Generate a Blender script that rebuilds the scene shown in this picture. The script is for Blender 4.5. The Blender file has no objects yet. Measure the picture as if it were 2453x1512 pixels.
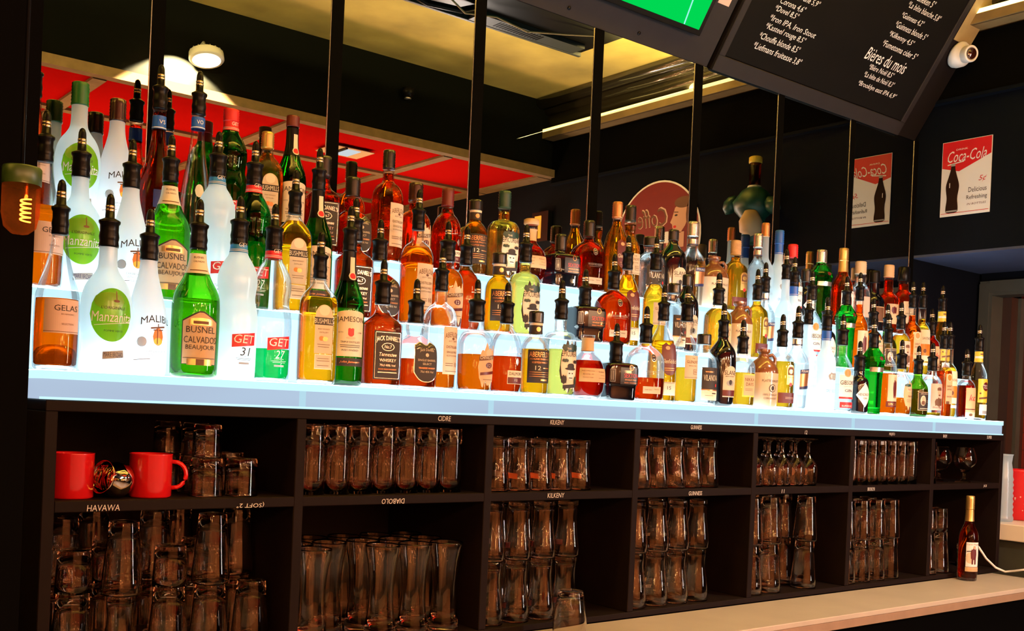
import bpy, math, random
from math import sin, cos, pi, radians, atan2, atan, sqrt
from mathutils import Vector, Matrix

random.seed(7)
sc = bpy.context.scene
COL = sc.collection

# ------------------------------------------------------------------ camera
YAW, PITCH, ROLL, FPX, SX, SY = 0.6719, -0.0052, 0.0435, 2532.87, -14.45, 236.84
CAM = Vector((0, -2.0, 1.465))
W, H = 2453, 1512
F0 = Vector((sin(YAW), cos(YAW), 0)); RR = Vector((cos(YAW), -sin(YAW), 0)); U0 = Vector((0, 0, 1))
FW = F0 * cos(PITCH) + U0 * sin(PITCH); UP = U0 * cos(PITCH) - F0 * sin(PITCH)
RX = RR * cos(ROLL) + UP * sin(ROLL); UX = UP * cos(ROLL) - RR * sin(ROLL)
cam_data = bpy.data.cameras.new('camera')
cam = bpy.data.objects.new('camera', cam_data); COL.objects.link(cam)
cam_data.sensor_fit = 'HORIZONTAL'; cam_data.sensor_width = 36.0
cam_data.lens = FPX / W * 36.0
cam_data.shift_x = -SX / W; cam_data.shift_y = SY / W
cam_data.clip_start = 0.05; cam_data.clip_end = 60
_r, _u = RX, UX
cam.matrix_world = Matrix(((_r.x, _u.x, -FW.x, CAM.x), (_r.y, _u.y, -FW.y, CAM.y), (_r.z, _u.z, -FW.z, CAM.z), (0, 0, 0, 1)))
sc.camera = cam


def at(px, py, y):
    """the point at depth y that the picture shows at this pixel"""
    u = px - W / 2 - SX; w = -(py - H / 2 - SY)
    d = FW + _r * (u / FPX) + _u * (w / FPX)
    return CAM + d * ((y - CAM.y) / d.y)


# ------------------------------------------------------------------ world, view, lamps
sc.view_settings.view_transform = 'Standard'
sc.view_settings.look = 'None'
sc.view_settings.exposure = 0.0
sc.view_settings.gamma = 1.0
sc.view_settings.use_curve_mapping = False
sc.cycles.use_denoising = True
sc.cycles.max_bounces = 14
sc.cycles.diffuse_bounces = 2
sc.cycles.glossy_bounces = 4
sc.cycles.transmission_bounces = 10
sc.cycles.transparent_max_bounces = 24
sc.cycles.caustics_reflective = False
sc.cycles.caustics_refractive = True
sc.cycles.sample_clamp_indirect = 8.0
sc.cycles.blur_glossy = 0.0
world = bpy.data.worlds.new('world'); sc.world = world; world.use_nodes = True
world.node_tree.nodes['Background'].inputs[0].default_value = (0.35, 0.25, 0.3, 1)
world.node_tree.nodes['Background'].inputs[1].default_value = 0.004


def lamp(kind, name, loc, energy, color, size=0.05, target=None, spot=None, size_y=None):
    d = bpy.data.lights.new(name, kind); d.energy = energy; d.color = color
    if kind in ('POINT', 'SPOT'): d.shadow_soft_size = size
    if kind == 'SPOT': d.spot_size = spot; d.spot_blend = 0.5
    if kind == 'AREA':
        d.size = size
        if size_y: d.shape = 'RECTANGLE'; d.size_y = size_y
    o = bpy.data.objects.new(name, d); COL.objects.link(o); o.location = loc
    if target is not None:
        o.rotation_euler = (Vector(target) - Vector(loc)).to_track_quat('-Z', 'Y').to_euler()
    return o


WARM = (1.0, 0.56, 0.28)
# filament lamps that hang over the customers' side of the bar, behind the camera
for i, (lx, ly, lz, e) in enumerate([(-0.7, -2.3, 2.05, 16), (0.25, -2.75, 2.15, 15), (1.05, -2.4, 2.1, 18), (1.9, -2.55, 2.15, 20),
                                     (2.7, -2.4, 2.1, 22), (3.45, -2.35, 2.1, 24), (1.5, -3.6, 2.2, 15), (3.0, -3.8, 2.2, 15)]):
    lamp('POINT', 'filament_lamp_light', (lx, ly, lz), e * 1.6, WARM, 0.03)
for lx in (-1.5, 1.0, 3.2): lamp('AREA', 'room_wall_light', (lx, -4.2, 2.6), 60, (1, .55, .28), .5, (lx, -5.2, 1.2))  # added unseen fill: its glow on the front wall warms the glasses
# spot over the bar passage, aimed at the counter
lamp('SPOT', 'counter_lamp_light', (3.1, -0.9, 2.75), 70, (1.0, 0.76, 0.54), 0.06, (3.2, -0.1, 0.92), radians(80))

# ------------------------------------------------------------------ materials
MAT = {}


def nodes_of(name):
    m = bpy.data.materials.new(name); m.use_nodes = True
    nt = m.node_tree; nt.nodes.clear()
    out = nt.nodes.new('ShaderNodeOutputMaterial')
    MAT[name] = m
    return m, nt, out


def N(nt, typ, **kw):
    n = nt.nodes.new(typ)
    for k, v in kw.items():
        if k in n.inputs: n.inputs[k].default_value = v
        else: setattr(n, k, v)
    return n


def c4(c): return (c[0], c[1], c[2], 1.0)


def paint(name, color, rough=0.5, metal=0.0, noise=0.0, scale=30.0, bump=0.0, spec=0.5, emit=None, emit_s=0.0, coat=0.0):
    m, nt, out = nodes_of(name)
    p = N(nt, 'ShaderNodeBsdfPrincipled', **{'Base Color': c4(color), 'Roughness': rough, 'Metallic': metal,
                                              'Specular IOR Level': spec, 'Coat Weight': coat})
    if noise or bump:
        tc = N(nt, 'ShaderNodeTexCoord'); nz = N(nt, 'ShaderNodeTexNoise', Scale=scale, Detail=4.0)
        nt.links.new(tc.outputs['Object'], nz.inputs['Vector'])
        if noise:
            mx = N(nt, 'ShaderNodeMix', data_type='RGBA')
            mx.inputs[6].default_value = c4([v * (1 - noise) for v in color]); mx.inputs[7].default_value = c4([min(1, v * (1 + noise)) for v in color])
            nt.links.new(nz.outputs['Fac'], mx.inputs[0]); nt.links.new(mx.outputs[2], p.inputs['Base Color'])
        if bump:
            b = N(nt, 'ShaderNodeBump', Strength=bump, Distance=0.01)
            nt.links.new(nz.outputs['Fac'], b.inputs['Height']); nt.links.new(b.outputs[0], p.inputs['Normal'])
    if emit:
        p.inputs['Emission Color'].default_value = c4(emit); p.inputs['Emission Strength'].default_value = emit_s
    nt.links.new(p.outputs[0], out.inputs[0])
    return m


def emission(name, color, strength):
    m, nt, out = nodes_of(name)
    e = N(nt, 'ShaderNodeEmission', Color=c4(color), Strength=strength)
    nt.links.new(e.outputs[0], out.inputs[0]); return m


def thin_glass(name, tint=(1, 1, 1), edge=(0.72, 0.78, 0.80), gloss=0.6, rough=0.02):
    """a bottle wall: see-through, tinted, thicker glass at grazing angles, a clear reflection"""
    m, nt, out = nodes_of(name)
    lw = N(nt, 'ShaderNodeLayerWeight', Blend=0.35)
    pw = N(nt, 'ShaderNodeMath', operation='POWER'); pw.inputs[1].default_value = 2.5
    nt.links.new(lw.outputs['Facing'], pw.inputs[0])
    mx = N(nt, 'ShaderNodeMix', data_type='RGBA')
    mx.inputs[6].default_value = c4(tint); mx.inputs[7].default_value = c4([t * e for t, e in zip(tint, edge)])
    nt.links.new(pw.outputs[0], mx.inputs[0])
    tr = N(nt, 'ShaderNodeBsdfTransparent'); nt.links.new(mx.outputs[2], tr.inputs[0])
    gl = N(nt, 'ShaderNodeBsdfGlossy', Roughness=rough)
    fr = N(nt, 'ShaderNodeFresnel', IOR=1.5)
    ml = N(nt, 'ShaderNodeMath', operation='MULTIPLY'); ml.inputs[1].default_value = gloss
    nt.links.new(fr.outputs[0], ml.inputs[0])
    ms = N(nt, 'ShaderNodeMixShader')
    nt.links.new(ml.outputs[0], ms.inputs[0]); nt.links.new(tr.outputs[0], ms.inputs[1]); nt.links.new(gl.outputs[0], ms.inputs[2])
    nt.links.new(ms.outputs[0], out.inputs[0]); return m


def real_glass(name, tint=(1, 1, 1), ior=1.45, rough=0.0):
    m, nt, out = nodes_of(name)
    g = N(nt, 'ShaderNodeBsdfGlass', Color=c4(tint), IOR=ior, Roughness=rough)
    nt.links.new(g.outputs[0], out.inputs[0]); return m


def liquid(name, color, haze=0.05, ior=1.33):
    """a drink: refracts what is behind it, a little of the light scatters inside"""
    m, nt, out = nodes_of(name)
    g = N(nt, 'ShaderNodeBsdfRefraction', Color=c4(color), IOR=ior, Roughness=0.03)
    t = N(nt, 'ShaderNodeBsdfTransparent', Color=c4(color))
    s = N(nt, 'ShaderNodeBsdfTranslucent', Color=c4([min(1, v * 1.0) for v in color]))
    a = N(nt, 'ShaderNodeMixShader'); a.inputs[0].default_value = 0.25
    b = N(nt, 'ShaderNodeMixShader'); b.inputs[0].default_value = haze
    nt.links.new(g.outputs[0], a.inputs[1]); nt.links.new(t.outputs[0], a.inputs[2])
    nt.links.new(a.outputs[0], b.inputs[1]); nt.links.new(s.outputs[0], b.inputs[2])
    nt.links.new(b.outputs[0], out.inputs[0]); return m


def frosted(name, color, clear=0.25):
    m, nt, out = nodes_of(name)
    t = N(nt, 'ShaderNodeBsdfTranslucent', Color=c4(color))
    d = N(nt, 'ShaderNodeBsdfDiffuse', Color=c4(color))
    g = N(nt, 'ShaderNodeBsdfGlossy', Roughness=0.25)
    tr = N(nt, 'ShaderNodeBsdfTransparent', Color=c4(color))
    a = N(nt, 'ShaderNodeMixShader'); a.inputs[0].default_value = 0.35
    b = N(nt, 'ShaderNodeMixShader'); b.inputs[0].default_value = 0.05
    k = N(nt, 'ShaderNodeMixShader'); k.inputs[0].default_value = clear
    nt.links.new(t.outputs[0], a.inputs[1]); nt.links.new(d.outputs[0], a.inputs[2])
    nt.links.new(a.outputs[0], k.inputs[1]); nt.links.new(tr.outputs[0], k.inputs[2])
    nt.links.new(k.outputs[0], b.inputs[1]); nt.links.new(g.outputs[0], b.inputs[2])
    nt.links.new(b.outputs[0], out.inputs[0]); return m


thin_glass('clear')
thin_glass('busgreen', (0.26, 0.66, 0.06), (0.4, 0.6, 0.4))
thin_glass('olive', (0.30, 0.55, 0.07), (0.5, 0.6, 0.4))
thin_glass('green', (0.06, 0.62, 0.12), (0.4, 0.6, 0.4))
thin_glass('deepgreen', (0.03, 0.40, 0.10), (0.4, 0.6, 0.4))
thin_glass('brown', (0.35, 0.12, 0.03), (0.4, 0.4, 0.4))
thin_glass('smoke', (0.55, 0.60, 0.62), (0.5, 0.5, 0.5))
real_glass('tumbler', (0.985, 0.97, 0.95), rough=0.02)
real_glass('tumbler_dark', (0.9, 0.86, 0.82))
liquid('whisky', (0.84, 0.17, 0.006)); liquid('amber', (0.92, 0.33, 0.02)); liquid('gold', (1.0, 0.60, 0.05))
liquid('pale', (1.0, 0.68, 0.12)); liquid('red_amber', (0.74, 0.055, 0.006)); liquid('orange', (1.0, 0.33, 0.02))
liquid('water', (0.97, 0.99, 1.0), 0.05); liquid('mint', (0.0, 0.75, 0.30), 0.25); liquid('straw', (0.95, 0.85, 0.35))
liquid('olive_liquid', (0.8, 0.85, 0.25))
frosted('frost', (0.82, 0.95, 1.0), 0.12); frosted('milk', (0.88, 0.95, 1.0), 0.0); frosted('frost_clear', (0.80, 0.93, 1.0), 0.45)
paint('black', (0.004, 0.004, 0.004), 0.28, coat=0.3); paint('black_glass', (0.003, 0.003, 0.005), 0.08, coat=0.5)
paint('rubber', (0.004, 0.0035, 0.004), 0.3, spec=0.14); paint('ring', (0.75, 0.55, 0.42), 0.25, metal=0.9)
paint('white', (0.80, 0.78, 0.75), 0.5); paint('cream', (0.74, 0.66, 0.48), 0.5); paint('kraft', (0.60, 0.40, 0.22), 0.6)
paint('pinkish', (0.62, 0.42, 0.34), 0.55); paint('beige', (0.62, 0.50, 0.34), 0.5, noise=0.1); paint('tan', (0.50, 0.33, 0.17), 0.5)
paint('red', (0.62, 0.015, 0.02), 0.4); paint('darkred', (0.10, 0.006, 0.006), 0.4); paint('blue', (0.01, 0.09, 0.42), 0.4)
paint('sky', (0.02, 0.20, 0.55), 0.4); paint('navy', (0.01, 0.02, 0.10), 0.4)
paint('ink', (0.02, 0.012, 0.01), 0.6); paint('brownink', (0.13, 0.05, 0.02), 0.6); paint('grey', (0.30, 0.30, 0.30), 0.5)
paint('goldfoil', (0.75, 0.48, 0.16), 0.3, metal=0.8); paint('copper', (0.72, 0.30, 0.12), 0.3, metal=0.8)
paint('silver', (0.70, 0.66, 0.62), 0.25, metal=0.9); frosted('apple', (0.22, 0.50, 0.012), 0.0); frosted('applelight', (0.42, 0.66, 0.08), 0.0)
paint('greencap', (0.006, 0.09, 0.016), 0.35); paint('capbrown', (0.03, 0.007, 0.006), 0.25, coat=0.4); paint('yellow', (0.80, 0.55, 0.05), 0.4)
paint('orangep', (0.80, 0.20, 0.02), 0.4); thin_glass('punt', (0.55, 0.42, 0.05), (0.4, 0.4, 0.3)); paint('cork', (0.50, 0.30, 0.15), 0.7, noise=0.3, scale=90)
paint('stone_brown', (0.18, 0.065, 0.025), 0.18, coat=0.6); paint('stone_cream', (0.62, 0.47, 0.33), 0.25, coat=0.5)
paint('cola_dark', (0.016, 0.006, 0.004), 0.8, spec=0.1); paint('led_lit_wood', (0.30, 0.22, 0.09), 0.5, noise=0.3, scale=20); paint('sign_red', (0.17, 0.005, 0.006), 0.5); paint('shade_green', (0.02, 0.045, 0.006), 0.4); paint('teal', (0.006, 0.035, 0.025), 0.4); paint('skin', (0.62, 0.34, 0.22), 0.6)

paint('cabinet', (0.0075, 0.0036, 0.0033), 0.65, spec=0.1, noise=0.3, scale=14, bump=0.05)
paint('chalk', (0.62, 0.58, 0.54), 0.9)
paint('wall_dark', (0.0010, 0.0022, 0.0055), 0.8, spec=0.08, noise=0.2, scale=6, bump=0.05)
paint('wall_warm', (0.50, 0.22, 0.10), 0.8, noise=0.4, scale=2)
paint('wall_navy', (0.05, 0.06, 0.11), 0.8, spec=0.1, noise=0.2, scale=5, bump=0.1)
paint('room_dark', (0.0025, 0.0025, 0.0025), 0.9, spec=0.0)
paint('bulkhead', (0.0017, 0.0020, 0.0014), 0.9, spec=0.05, noise=0.3, scale=3)
paint('stucco', (0.60, 0.47, 0.13), 0.8, noise=0.6, scale=3.5, bump=0.6)
paint('ledge', (0.22, 0.15, 0.06), 0.6, noise=0.3, scale=15)
paint('red_ceiling', (0.33, 0.004, 0.003), 0.95, noise=0.08, scale=4, spec=0.0)
paint('trim_beige', (0.17, 0.11, 0.055), 0.8, spec=0.1, noise=0.3, scale=22, bump=0.1)
paint('housing', (0.016, 0.014, 0.016), 0.6, spec=0.2, noise=0.15, scale=18, bump=0.05)
paint('housing_dark', (0.005, 0.003, 0.003), 0.7, spec=0.15)
paint('chalkboard', (0.003, 0.0025, 0.0025), 0.8, spec=0.1, noise=0.4, scale=6)
paint('counter', (0.48, 0.42, 0.34), 0.45, noise=0.16, scale=7, bump=0.03)
paint('counter_edge', (0.30, 0.20, 0.13), 0.5, noise=0.2, scale=20)
paint('door_trim', (0.045, 0.048, 0.038), 0.5, noise=0.3, scale=12, bump=0.2)
paint('door_dark', (0.035, 0.016, 0.010), 0.4, noise=0.3, scale=8)
paint('floor', (0.05, 0.04, 0.035), 0.5, noise=0.3, scale=3)
paint('gloss_moulding', (0.03, 0.025, 0.015), 0.18, coat=0.8)
paint('mug_red', (0.60, 0.008, 0.010), 0.22, coat=0.5); paint('enamel_dark', (0.05, 0.004, 0.004), 0.4)
paint('chrome', (0.80, 0.62, 0.52), 0.06, metal=1.0)
paint('camera_white', (0.75, 0.74, 0.70), 0.35); paint('lens_black', (0.03, 0.006, 0.004), 0.08, coat=1.0)
paint('tv_bezel', (0.008, 0.008, 0.008), 0.15, coat=0.5)
paint('grey_plastic', (0.025, 0.032, 0.035), 0.4)
paint('worktop_white', (0.80, 0.72, 0.62), 0.4)
paint('leaf_green', (0.006, 0.055, 0.035), 0.4, noise=0.4, scale=30)
paint('cup_pattern', (0.62, 0.010, 0.015), 0.35)
emission('led_yellow', (1.0, 0.72, 0.22), 4.5)
emission('box_top', (0.72, 0.93, 1.0), 8.0)
emission('box_sheet', (0.58, 0.90, 1.0), 1.1)
emission('box_seam', (0.55, 0.85, 1.0), 0.85)
emission('filament', (1.0, 0.45, 0.12), 14.0)
emission('screen_green', (0.0, 0.72, 0.09), 0.95)
emission('screen_line', (0.35, 0.95, 0.85), 1.0)
emission('bulb_glow', (1.0, 0.52, 0.20), 150.0)
emission('spot_face', (1.0, 0.86, 0.6), 9.0)
emission('sign_orange', (1.0, 0.30, 0.03), 3.0)
emission('window_light', (0.75, 0.85, 1.0), 1.6)


def front_panel_mat(name, c0, c1, s):
    """lit acrylic: uneven glow of the LED strips behind it"""
    m, nt, out = nodes_of(name)
    tc = N(nt, 'ShaderNodeTexCoord'); mp = N(nt, 'ShaderNodeMapping'); mp.inputs['Scale'].default_value = (2.2, 1, 9)
    nz = N(nt, 'ShaderNodeTexNoise', Scale=1.0, Detail=1.0)
    rp = N(nt, 'ShaderNodeMix', data_type='RGBA'); rp.inputs[6].default_value = c4(c0); rp.inputs[7].default_value = c4(c1)
    e = N(nt, 'ShaderNodeEmission', Strength=s)
    nt.links.new(tc.outputs['Object'], mp.inputs[0]); nt.links.new(mp.outputs[0], nz.inputs['Vector'])
    nt.links.new(nz.outputs['Fac'], rp.inputs[0]); nt.links.new(rp.outputs[2], e.inputs[0])
    nt.links.new(e.outputs[0], out.inputs[0]); return m


front_panel_mat('box_front', (0.40, 0.46, 0.61), (0.50, 0.68, 0.86), 1.0)
front_panel_mat('box_riser', (0.50, 0.76, 1.0), (0.60, 0.92, 1.0), 1.5)

m, nt, out = nodes_of('mirror')
g = N(nt, 'ShaderNodeBsdfGlossy', Color=(0.50, 0.49, 0.44, 1), Roughness=0.0)
nt.links.new(g.outputs[0], out.inputs[0])

m, nt, out = nodes_of('amber_globe')
g = N(nt, 'ShaderNodeBsdfTransparent', Color=(0.80, 0.30, 0.10, 1))
d = N(nt, 'ShaderNodeBsdfTranslucent', Color=(0.9, 0.35, 0.12, 1)); k = N(nt, 'ShaderNodeMixShader'); k.inputs[0].default_value = 0.09
nt.links.new(g.outputs[0], k.inputs[1]); nt.links.new(d.outputs[0], k.inputs[2]); nt.links.new(k.outputs[0], out.inputs[0])

m, nt, out = nodes_of('brick')
tc = N(nt, 'ShaderNodeTexCoord'); mp = N(nt, 'ShaderNodeMapping'); mp.inputs['Rotation'].default_value = (pi / 2, 0, pi / 2)
br = N(nt, 'ShaderNodeTexBrick', Scale=6.0); br.inputs['Color1'].default_value = (0.30, 0.035, 0.02, 1); br.inputs['Color2'].default_value = (0.22, 0.025, 0.018, 1)
br.inputs['Mortar'].default_value = (0.16, 0.03, 0.02, 1)
p = N(nt, 'ShaderNodeBsdfPrincipled', Roughness=0.7)
nt.links.new(tc.outputs['Object'], mp.inputs[0]); nt.links.new(mp.outputs[0], br.inputs['Vector']); nt.links.new(br.outputs['Color'], p.inputs['Base Color'])
nt.links.new(p.outputs[0], out.inputs[0])


# ------------------------------------------------------------------ mesh helpers
class MB:
    def __init__(s): s.v = []; s.f = []; s.m = []; s.mats = []; s.smooth = []

    def mi(s, name):
        if name not in s.mats: s.mats.append(name)
        return s.mats.index(name)

    def add(s, verts, faces, mat, smooth=False):
        o = len(s.v); s.v += [tuple(v) for v in verts]; k = s.mi(mat)
        for f in faces: s.f.append([i + o for i in f]); s.m.append(k); s.smooth.append(smooth)

    def box(s, x0, x1, y0, y1, z0, z1, mat):
        v = [(x, y, z) for x in (x0, x1) for y in (y0, y1) for z in (z0, z1)]
        s.add(v, [(0, 1, 3, 2), (4, 6, 7, 5), (0, 4, 5, 1), (2, 3, 7, 6), (0, 2, 6, 4), (1, 5, 7, 3)], mat)

    def lathe(s, prof, mat, seg=28, cx=0, cy=0, n=None, d=1.0, close=True, smooth=True):
        """prof (r, z) bottom to top; n(z): cross-section exponent, 2 = round"""
        v = []
        for r, z in prof:
            e = n(z) if n else 2.0
            dd = 1 + (d - 1) * min(1, max(0, (e - 2) / 2.0)) if d != 1 else 1.0
            for k in range(seg):
                t = 2 * pi * (k + 0.5) / seg
                R = 1.0 if e < 2.01 and dd == 1 else 1.0 / ((abs(sin(t))) ** e + (abs(cos(t)) / dd) ** e) ** (1 / e)
                v.append((cx + r * R * sin(t), cy - r * R * cos(t), z))
        f = []
        L = len(prof)
        for i in range(L - 1):
            for k in range(seg):
                a = i * seg + k; b = i * seg + (k + 1) % seg
                f.append((a, b, b + seg, a + seg))
        if close:
            f.append(tuple(range(seg))[::-1]); f.append(tuple((L - 1) * seg + k for k in range(seg)))
        s.add(v, f, mat, smooth)

    def tube(s, pts, r, mat, seg=8, caps=True):
        pts = [Vector(p) for p in pts]; v = []; f = []
        for i, p in enumerate(pts):
            d = (pts[min(i + 1, len(pts) - 1)] - pts[max(i - 1, 0)]).normalized()
            a = d.cross(Vector((0, 0, 1)) if abs(d.z) < 0.9 else Vector((1, 0, 0))).normalized(); b = d.cross(a)
            rr = r[i] if isinstance(r, (list, tuple)) else r
            for k in range(seg):
                t = 2 * pi * k / seg; v.append(p + a * rr * cos(t) + b * rr * sin(t))
        for i in range(len(pts) - 1):
            for k in range(seg):
                a0 = i * seg + k; b0 = i * seg + (k + 1) % seg; f.append((a0, b0, b0 + seg, a0 + seg))
        if caps: f.append(tuple(range(seg))[::-1]); f.append(tuple((len(pts) - 1) * seg + k for k in range(seg)))
        s.add(v, f, mat, True)

    def mesh(s, name):
        me = bpy.data.meshes.new(name); me.from_pydata(s.v, [], s.f)
        for mn in s.mats: me.materials.append(MAT[mn])
        me.polygons.foreach_set('material_index', s.m); me.polygons.foreach_set('use_smooth', s.smooth)
        me.update(); return me

    def build(s, name, parent=None, loc=(0, 0, 0), rz=0.0):
        return link(name, s.mesh(name), parent, loc, rz)


def link(name, data, parent=None, loc=(0, 0, 0), rz=0.0):
    o = bpy.data.objects.new(name, data); COL.objects.link(o); o.location = loc; o.rotation_euler = (0, 0, rz)
    if parent is not None: o.parent = parent
    return o


def tag(o, label=None, cat=None, group=None, kind=None):
    if label: o['label'] = label
    if cat: o['category'] = cat
    if group: o['group'] = group
    if kind: o['kind'] = kind
    return o


def empty(name, label, cat, loc=(0, 0, 0), rz=0.0, group=None):
    return tag(link(name, None, None, loc, rz), label, cat, group)


def sharp(o, ang=40):
    me = o.data; me.shade_smooth()
    try: me.set_sharp_from_angle(angle=radians(ang))
    except Exception: pass
    return o


def bevel(o, w=0.003, seg=2):
    b = o.modifiers.new('bevel', 'BEVEL'); b.width = w; b.segments = seg; b.limit_method = 'ANGLE'
    return o


def box_obj(name, x0, x1, y0, y1, z0, z1, mat, parent=None, bw=0.0):
    b = MB(); cx, cy, cz = (x0 + x1) / 2, (y0 + y1) / 2, z0
    if parent is None:
        b.box(x0 - cx, x1 - cx, y0 - cy, y1 - cy, 0, z1 - z0, mat); o = b.build(name, None, (cx, cy, cz))
    else:
        b.box(x0, x1, y0, y1, z0, z1, mat); o = b.build(name, parent)
    if bw: bevel(o, bw)
    return o


# text shapes, normalised so that a word can be given its width and height
_TX = {}


def text_shape(s, shear=0.0, bold=0.0):
    key = (s, shear, bold)
    if key in _TX: return _TX[key]
    cu = bpy.data.curves.new('t', 'FONT'); cu.body = s; cu.size = 1.0; cu.shear = shear; cu.offset = bold; cu.resolution_u = 2
    o = bpy.data.objects.new('t', cu); COL.objects.link(o)
    dg = bpy.context.evaluated_depsgraph_get(); dg.update()
    me = bpy.data.meshes.new_from_object(o.evaluated_get(dg))
    v = [(a.co.x, a.co.y) for a in me.vertices]; f = [tuple(p.vertices) for p in me.polygons]
    bpy.data.objects.remove(o); bpy.data.curves.remove(cu); bpy.data.meshes.remove(me)
    if not v: v = [(0, 0)]; f = []
    x0 = min(a[0] for a in v); x1 = max(a[0] for a in v); y0 = min(a[1] for a in v); y1 = max(a[1] for a in v)
    r = ([((a[0] - x0) / (x1 - x0 or 1) - 0.5, (a[1] - y0) / (y1 - y0 or 1) - 0.5) for a in v], f)
    _TX[key] = r; return r


def columns(lo, hi, u0, u1, nu=12, nz=4):
    """a filled 2-D shape bounded by lo(u) and hi(u)"""
    v = []; f = []
    for i in range(nu + 1):
        u = u0 + (u1 - u0) * i / nu
        for j in range(nz + 1):
            v.append((u, lo(u) + (hi(u) - lo(u)) * j / nz))
    for i in range(nu):
        for j in range(nz):
            a = i * (nz + 1) + j; f.append((a, a + nz + 1, a + nz + 2, a + 1))
    return v, f


def shape2d(kind, u, z, w, h):
    a, b = u - w / 2, u + w / 2; nz = max(2, int(h / .007)); nw = max(6, int(w / .0035))
    if kind == 'R': return columns(lambda t: z - h / 2, lambda t: z + h / 2, a, b, max(1, int(w / 0.0035)), max(1, int(h / 0.007)))
    if kind == 'O':
        g = lambda t: sqrt(max(0, 1 - ((t - u) / (w / 2)) ** 2)) * h / 2
        return columns(lambda t: z - g(t), lambda t: z + g(t), a, b, max(10, nw), nz)
    if kind == 'D':
        g = lambda t: (1 - abs(t - u) / (w / 2)) * h / 2
        return columns(lambda t: z - g(t), lambda t: z + g(t), a, b, 2 * (nw // 2), nz)
    if kind == 'A':   # arched top
        g = lambda t: sqrt(max(0, 1 - ((t - u) / (w / 2)) ** 2)) * min(w / 2, h * 0.35)
        return columns(lambda t: z - h / 2, lambda t: z + h / 2 - min(w / 2, h * .35) + g(t), a, b, max(10, nw), nz)
    if kind == 'S':   # shield
        g = lambda t: (1 - (abs(t - u) / (w / 2)) ** 2.5) * h * 0.25
        return columns(lambda t: z - h / 2 + h * .25 - g(t), lambda t: z + h / 2 - h * .04 * cos((t - u) / w * 4 * pi), a, b, max(10, nw), nz)
    if kind == 'P':   # gable: pointed top corners cut
        g = lambda t: max(0, abs(t - u) / (w / 2) - 0.12) * h * 0.2
        return columns(lambda t: z - h / 2, lambda t: z + h / 2 - g(t), a, b, max(10, nw), nz)
    if kind == 'X':   # ragged patch
        rr = random.Random(int(abs(u * 7e4) + z * 9e4 + w * 1e5))
        pa = [rr.uniform(0, 6.28) for _ in range(4)]
        g = lambda t, k: h * 0.06 * (sin(t / w * 14 + pa[k]) + sin(t / w * 29 + pa[k + 1]))
        s = lambda t: sqrt(max(0.0, 1 - (abs(t - u) / (w / 2)) ** 4))
        return columns(lambda t: z - h / 2 * s(t) * 0.9 + g(t, 0), lambda t: z + h / 2 * s(t) * 0.9 + g(t, 2), a, b, max(16, nw), nz)
    if kind == 'W':   # slanted parallelogram
        v, f = columns(lambda t: z - h / 2 + (t - u) * 0.12, lambda t: z + h / 2 + (t - u) * 0.12, a, b, max(8, nw), nz)
        return v, f


def chaikin(p, it=2):
    for _ in range(it):
        q = [p[0]]
        for i in range(len(p) - 1):
            a, b = p[i], p[i + 1]
            q.append((a[0] * .75 + b[0] * .25, a[1] * .75 + b[1] * .25)); q.append((a[0] * .25 + b[0] * .75, a[1] * .25 + b[1] * .75))
        q.append(p[-1]); p = q
    return p


def rat(prof, z):
    if z <= prof[0][1]: return prof[0][0]
    for i in range(len(prof) - 1):
        if prof[i][1] <= z <= prof[i + 1][1]:
            t = (z - prof[i][1]) / max(1e-9, prof[i + 1][1] - prof[i][1]); return prof[i][0] + (prof[i + 1][0] - prof[i][0]) * t
    return prof[-1][0]


# ------------------------------------------------------------------ bottle kinds
KIND = {}


def kind(name, prof, glass='clear', liq=None, n=2.0, d=1.0, labels=(), neck=None, wide=1.0, obj='whisky_bottle', desc='', cap='black', capstyle='screw', seg=28, stopper=None, inner=True):
    KIND[name] = dict(name=name, prof=prof, glass=glass, liq=liq, n=n, d=d, labels=labels, neck=neck, obj=obj, desc=desc, cap=cap, capstyle=capstyle, seg=seg, inner=inner)


# label items: ('R'|'O'|'A'|'D'|'S'|'P'|'X'|'W', u, z, w, h, mat) and ('T', text, u, z, w, h, mat[, shear[, arc]])
kind('gelas', [(.033, 0), (.0375, .006), (.0375, .125), (.034, .15), (.02, .20), (.0135, .235), (.0135, .262)], 'clear', 'amber', obj='armagnac_bottle',
     desc='clear bottle of amber armagnac with a pink paper label', labels=[('R', .006, .098, .068, .062, 'pinkish'), ('R', .006, .070, .068, .001, 'brownink'),
      ('T', 'GELAS', .012, .113, .044, .0105, 'ink', 0), ('T', 'BAS ARMAGNAC', .014, .102, .024, .0025, 'brownink'), ('T', 'SELECTION', .014, .084, .022, .0032, 'brownink')])
kind('manz', [(.037, 0), (.0425, .004), (.0425, .02), (.0385, .055), (.0395, .065), (.0445, .10), (.0440, .135), (.038, .165), (.021, .19), (.0165, .205), (.0165, .25)], 'frost', None,
     obj='liqueur_bottle', cap='greencap', desc='frosted bottle with a big green apple label', labels=[('O', .001, .108, .084, .100, 'apple'), ('O', -.006, .134, .058, .032, 'applelight'),
      ('R', .007, .144, .002, .018, 'brownink'), ('O', .007, .134, .012, .005, 'brownink'), ('T', "L'ORIGINALE", .002, .121, .044, .0055, 'ink', .1), ('T', 'Manzanita', .001, .104, .076, .019, 'white', .1),
      ('W', .001, .0915, .066, .0010, 'white'), ('T', 'POMME VERTE', .004, .078, .036, .0035, 'ink'), ('W', .006, .034, .042, .014, 'grey'), ('T', 'MARIE BRIZARD', .006, .034, .038, .009, 'navy')])
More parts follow.
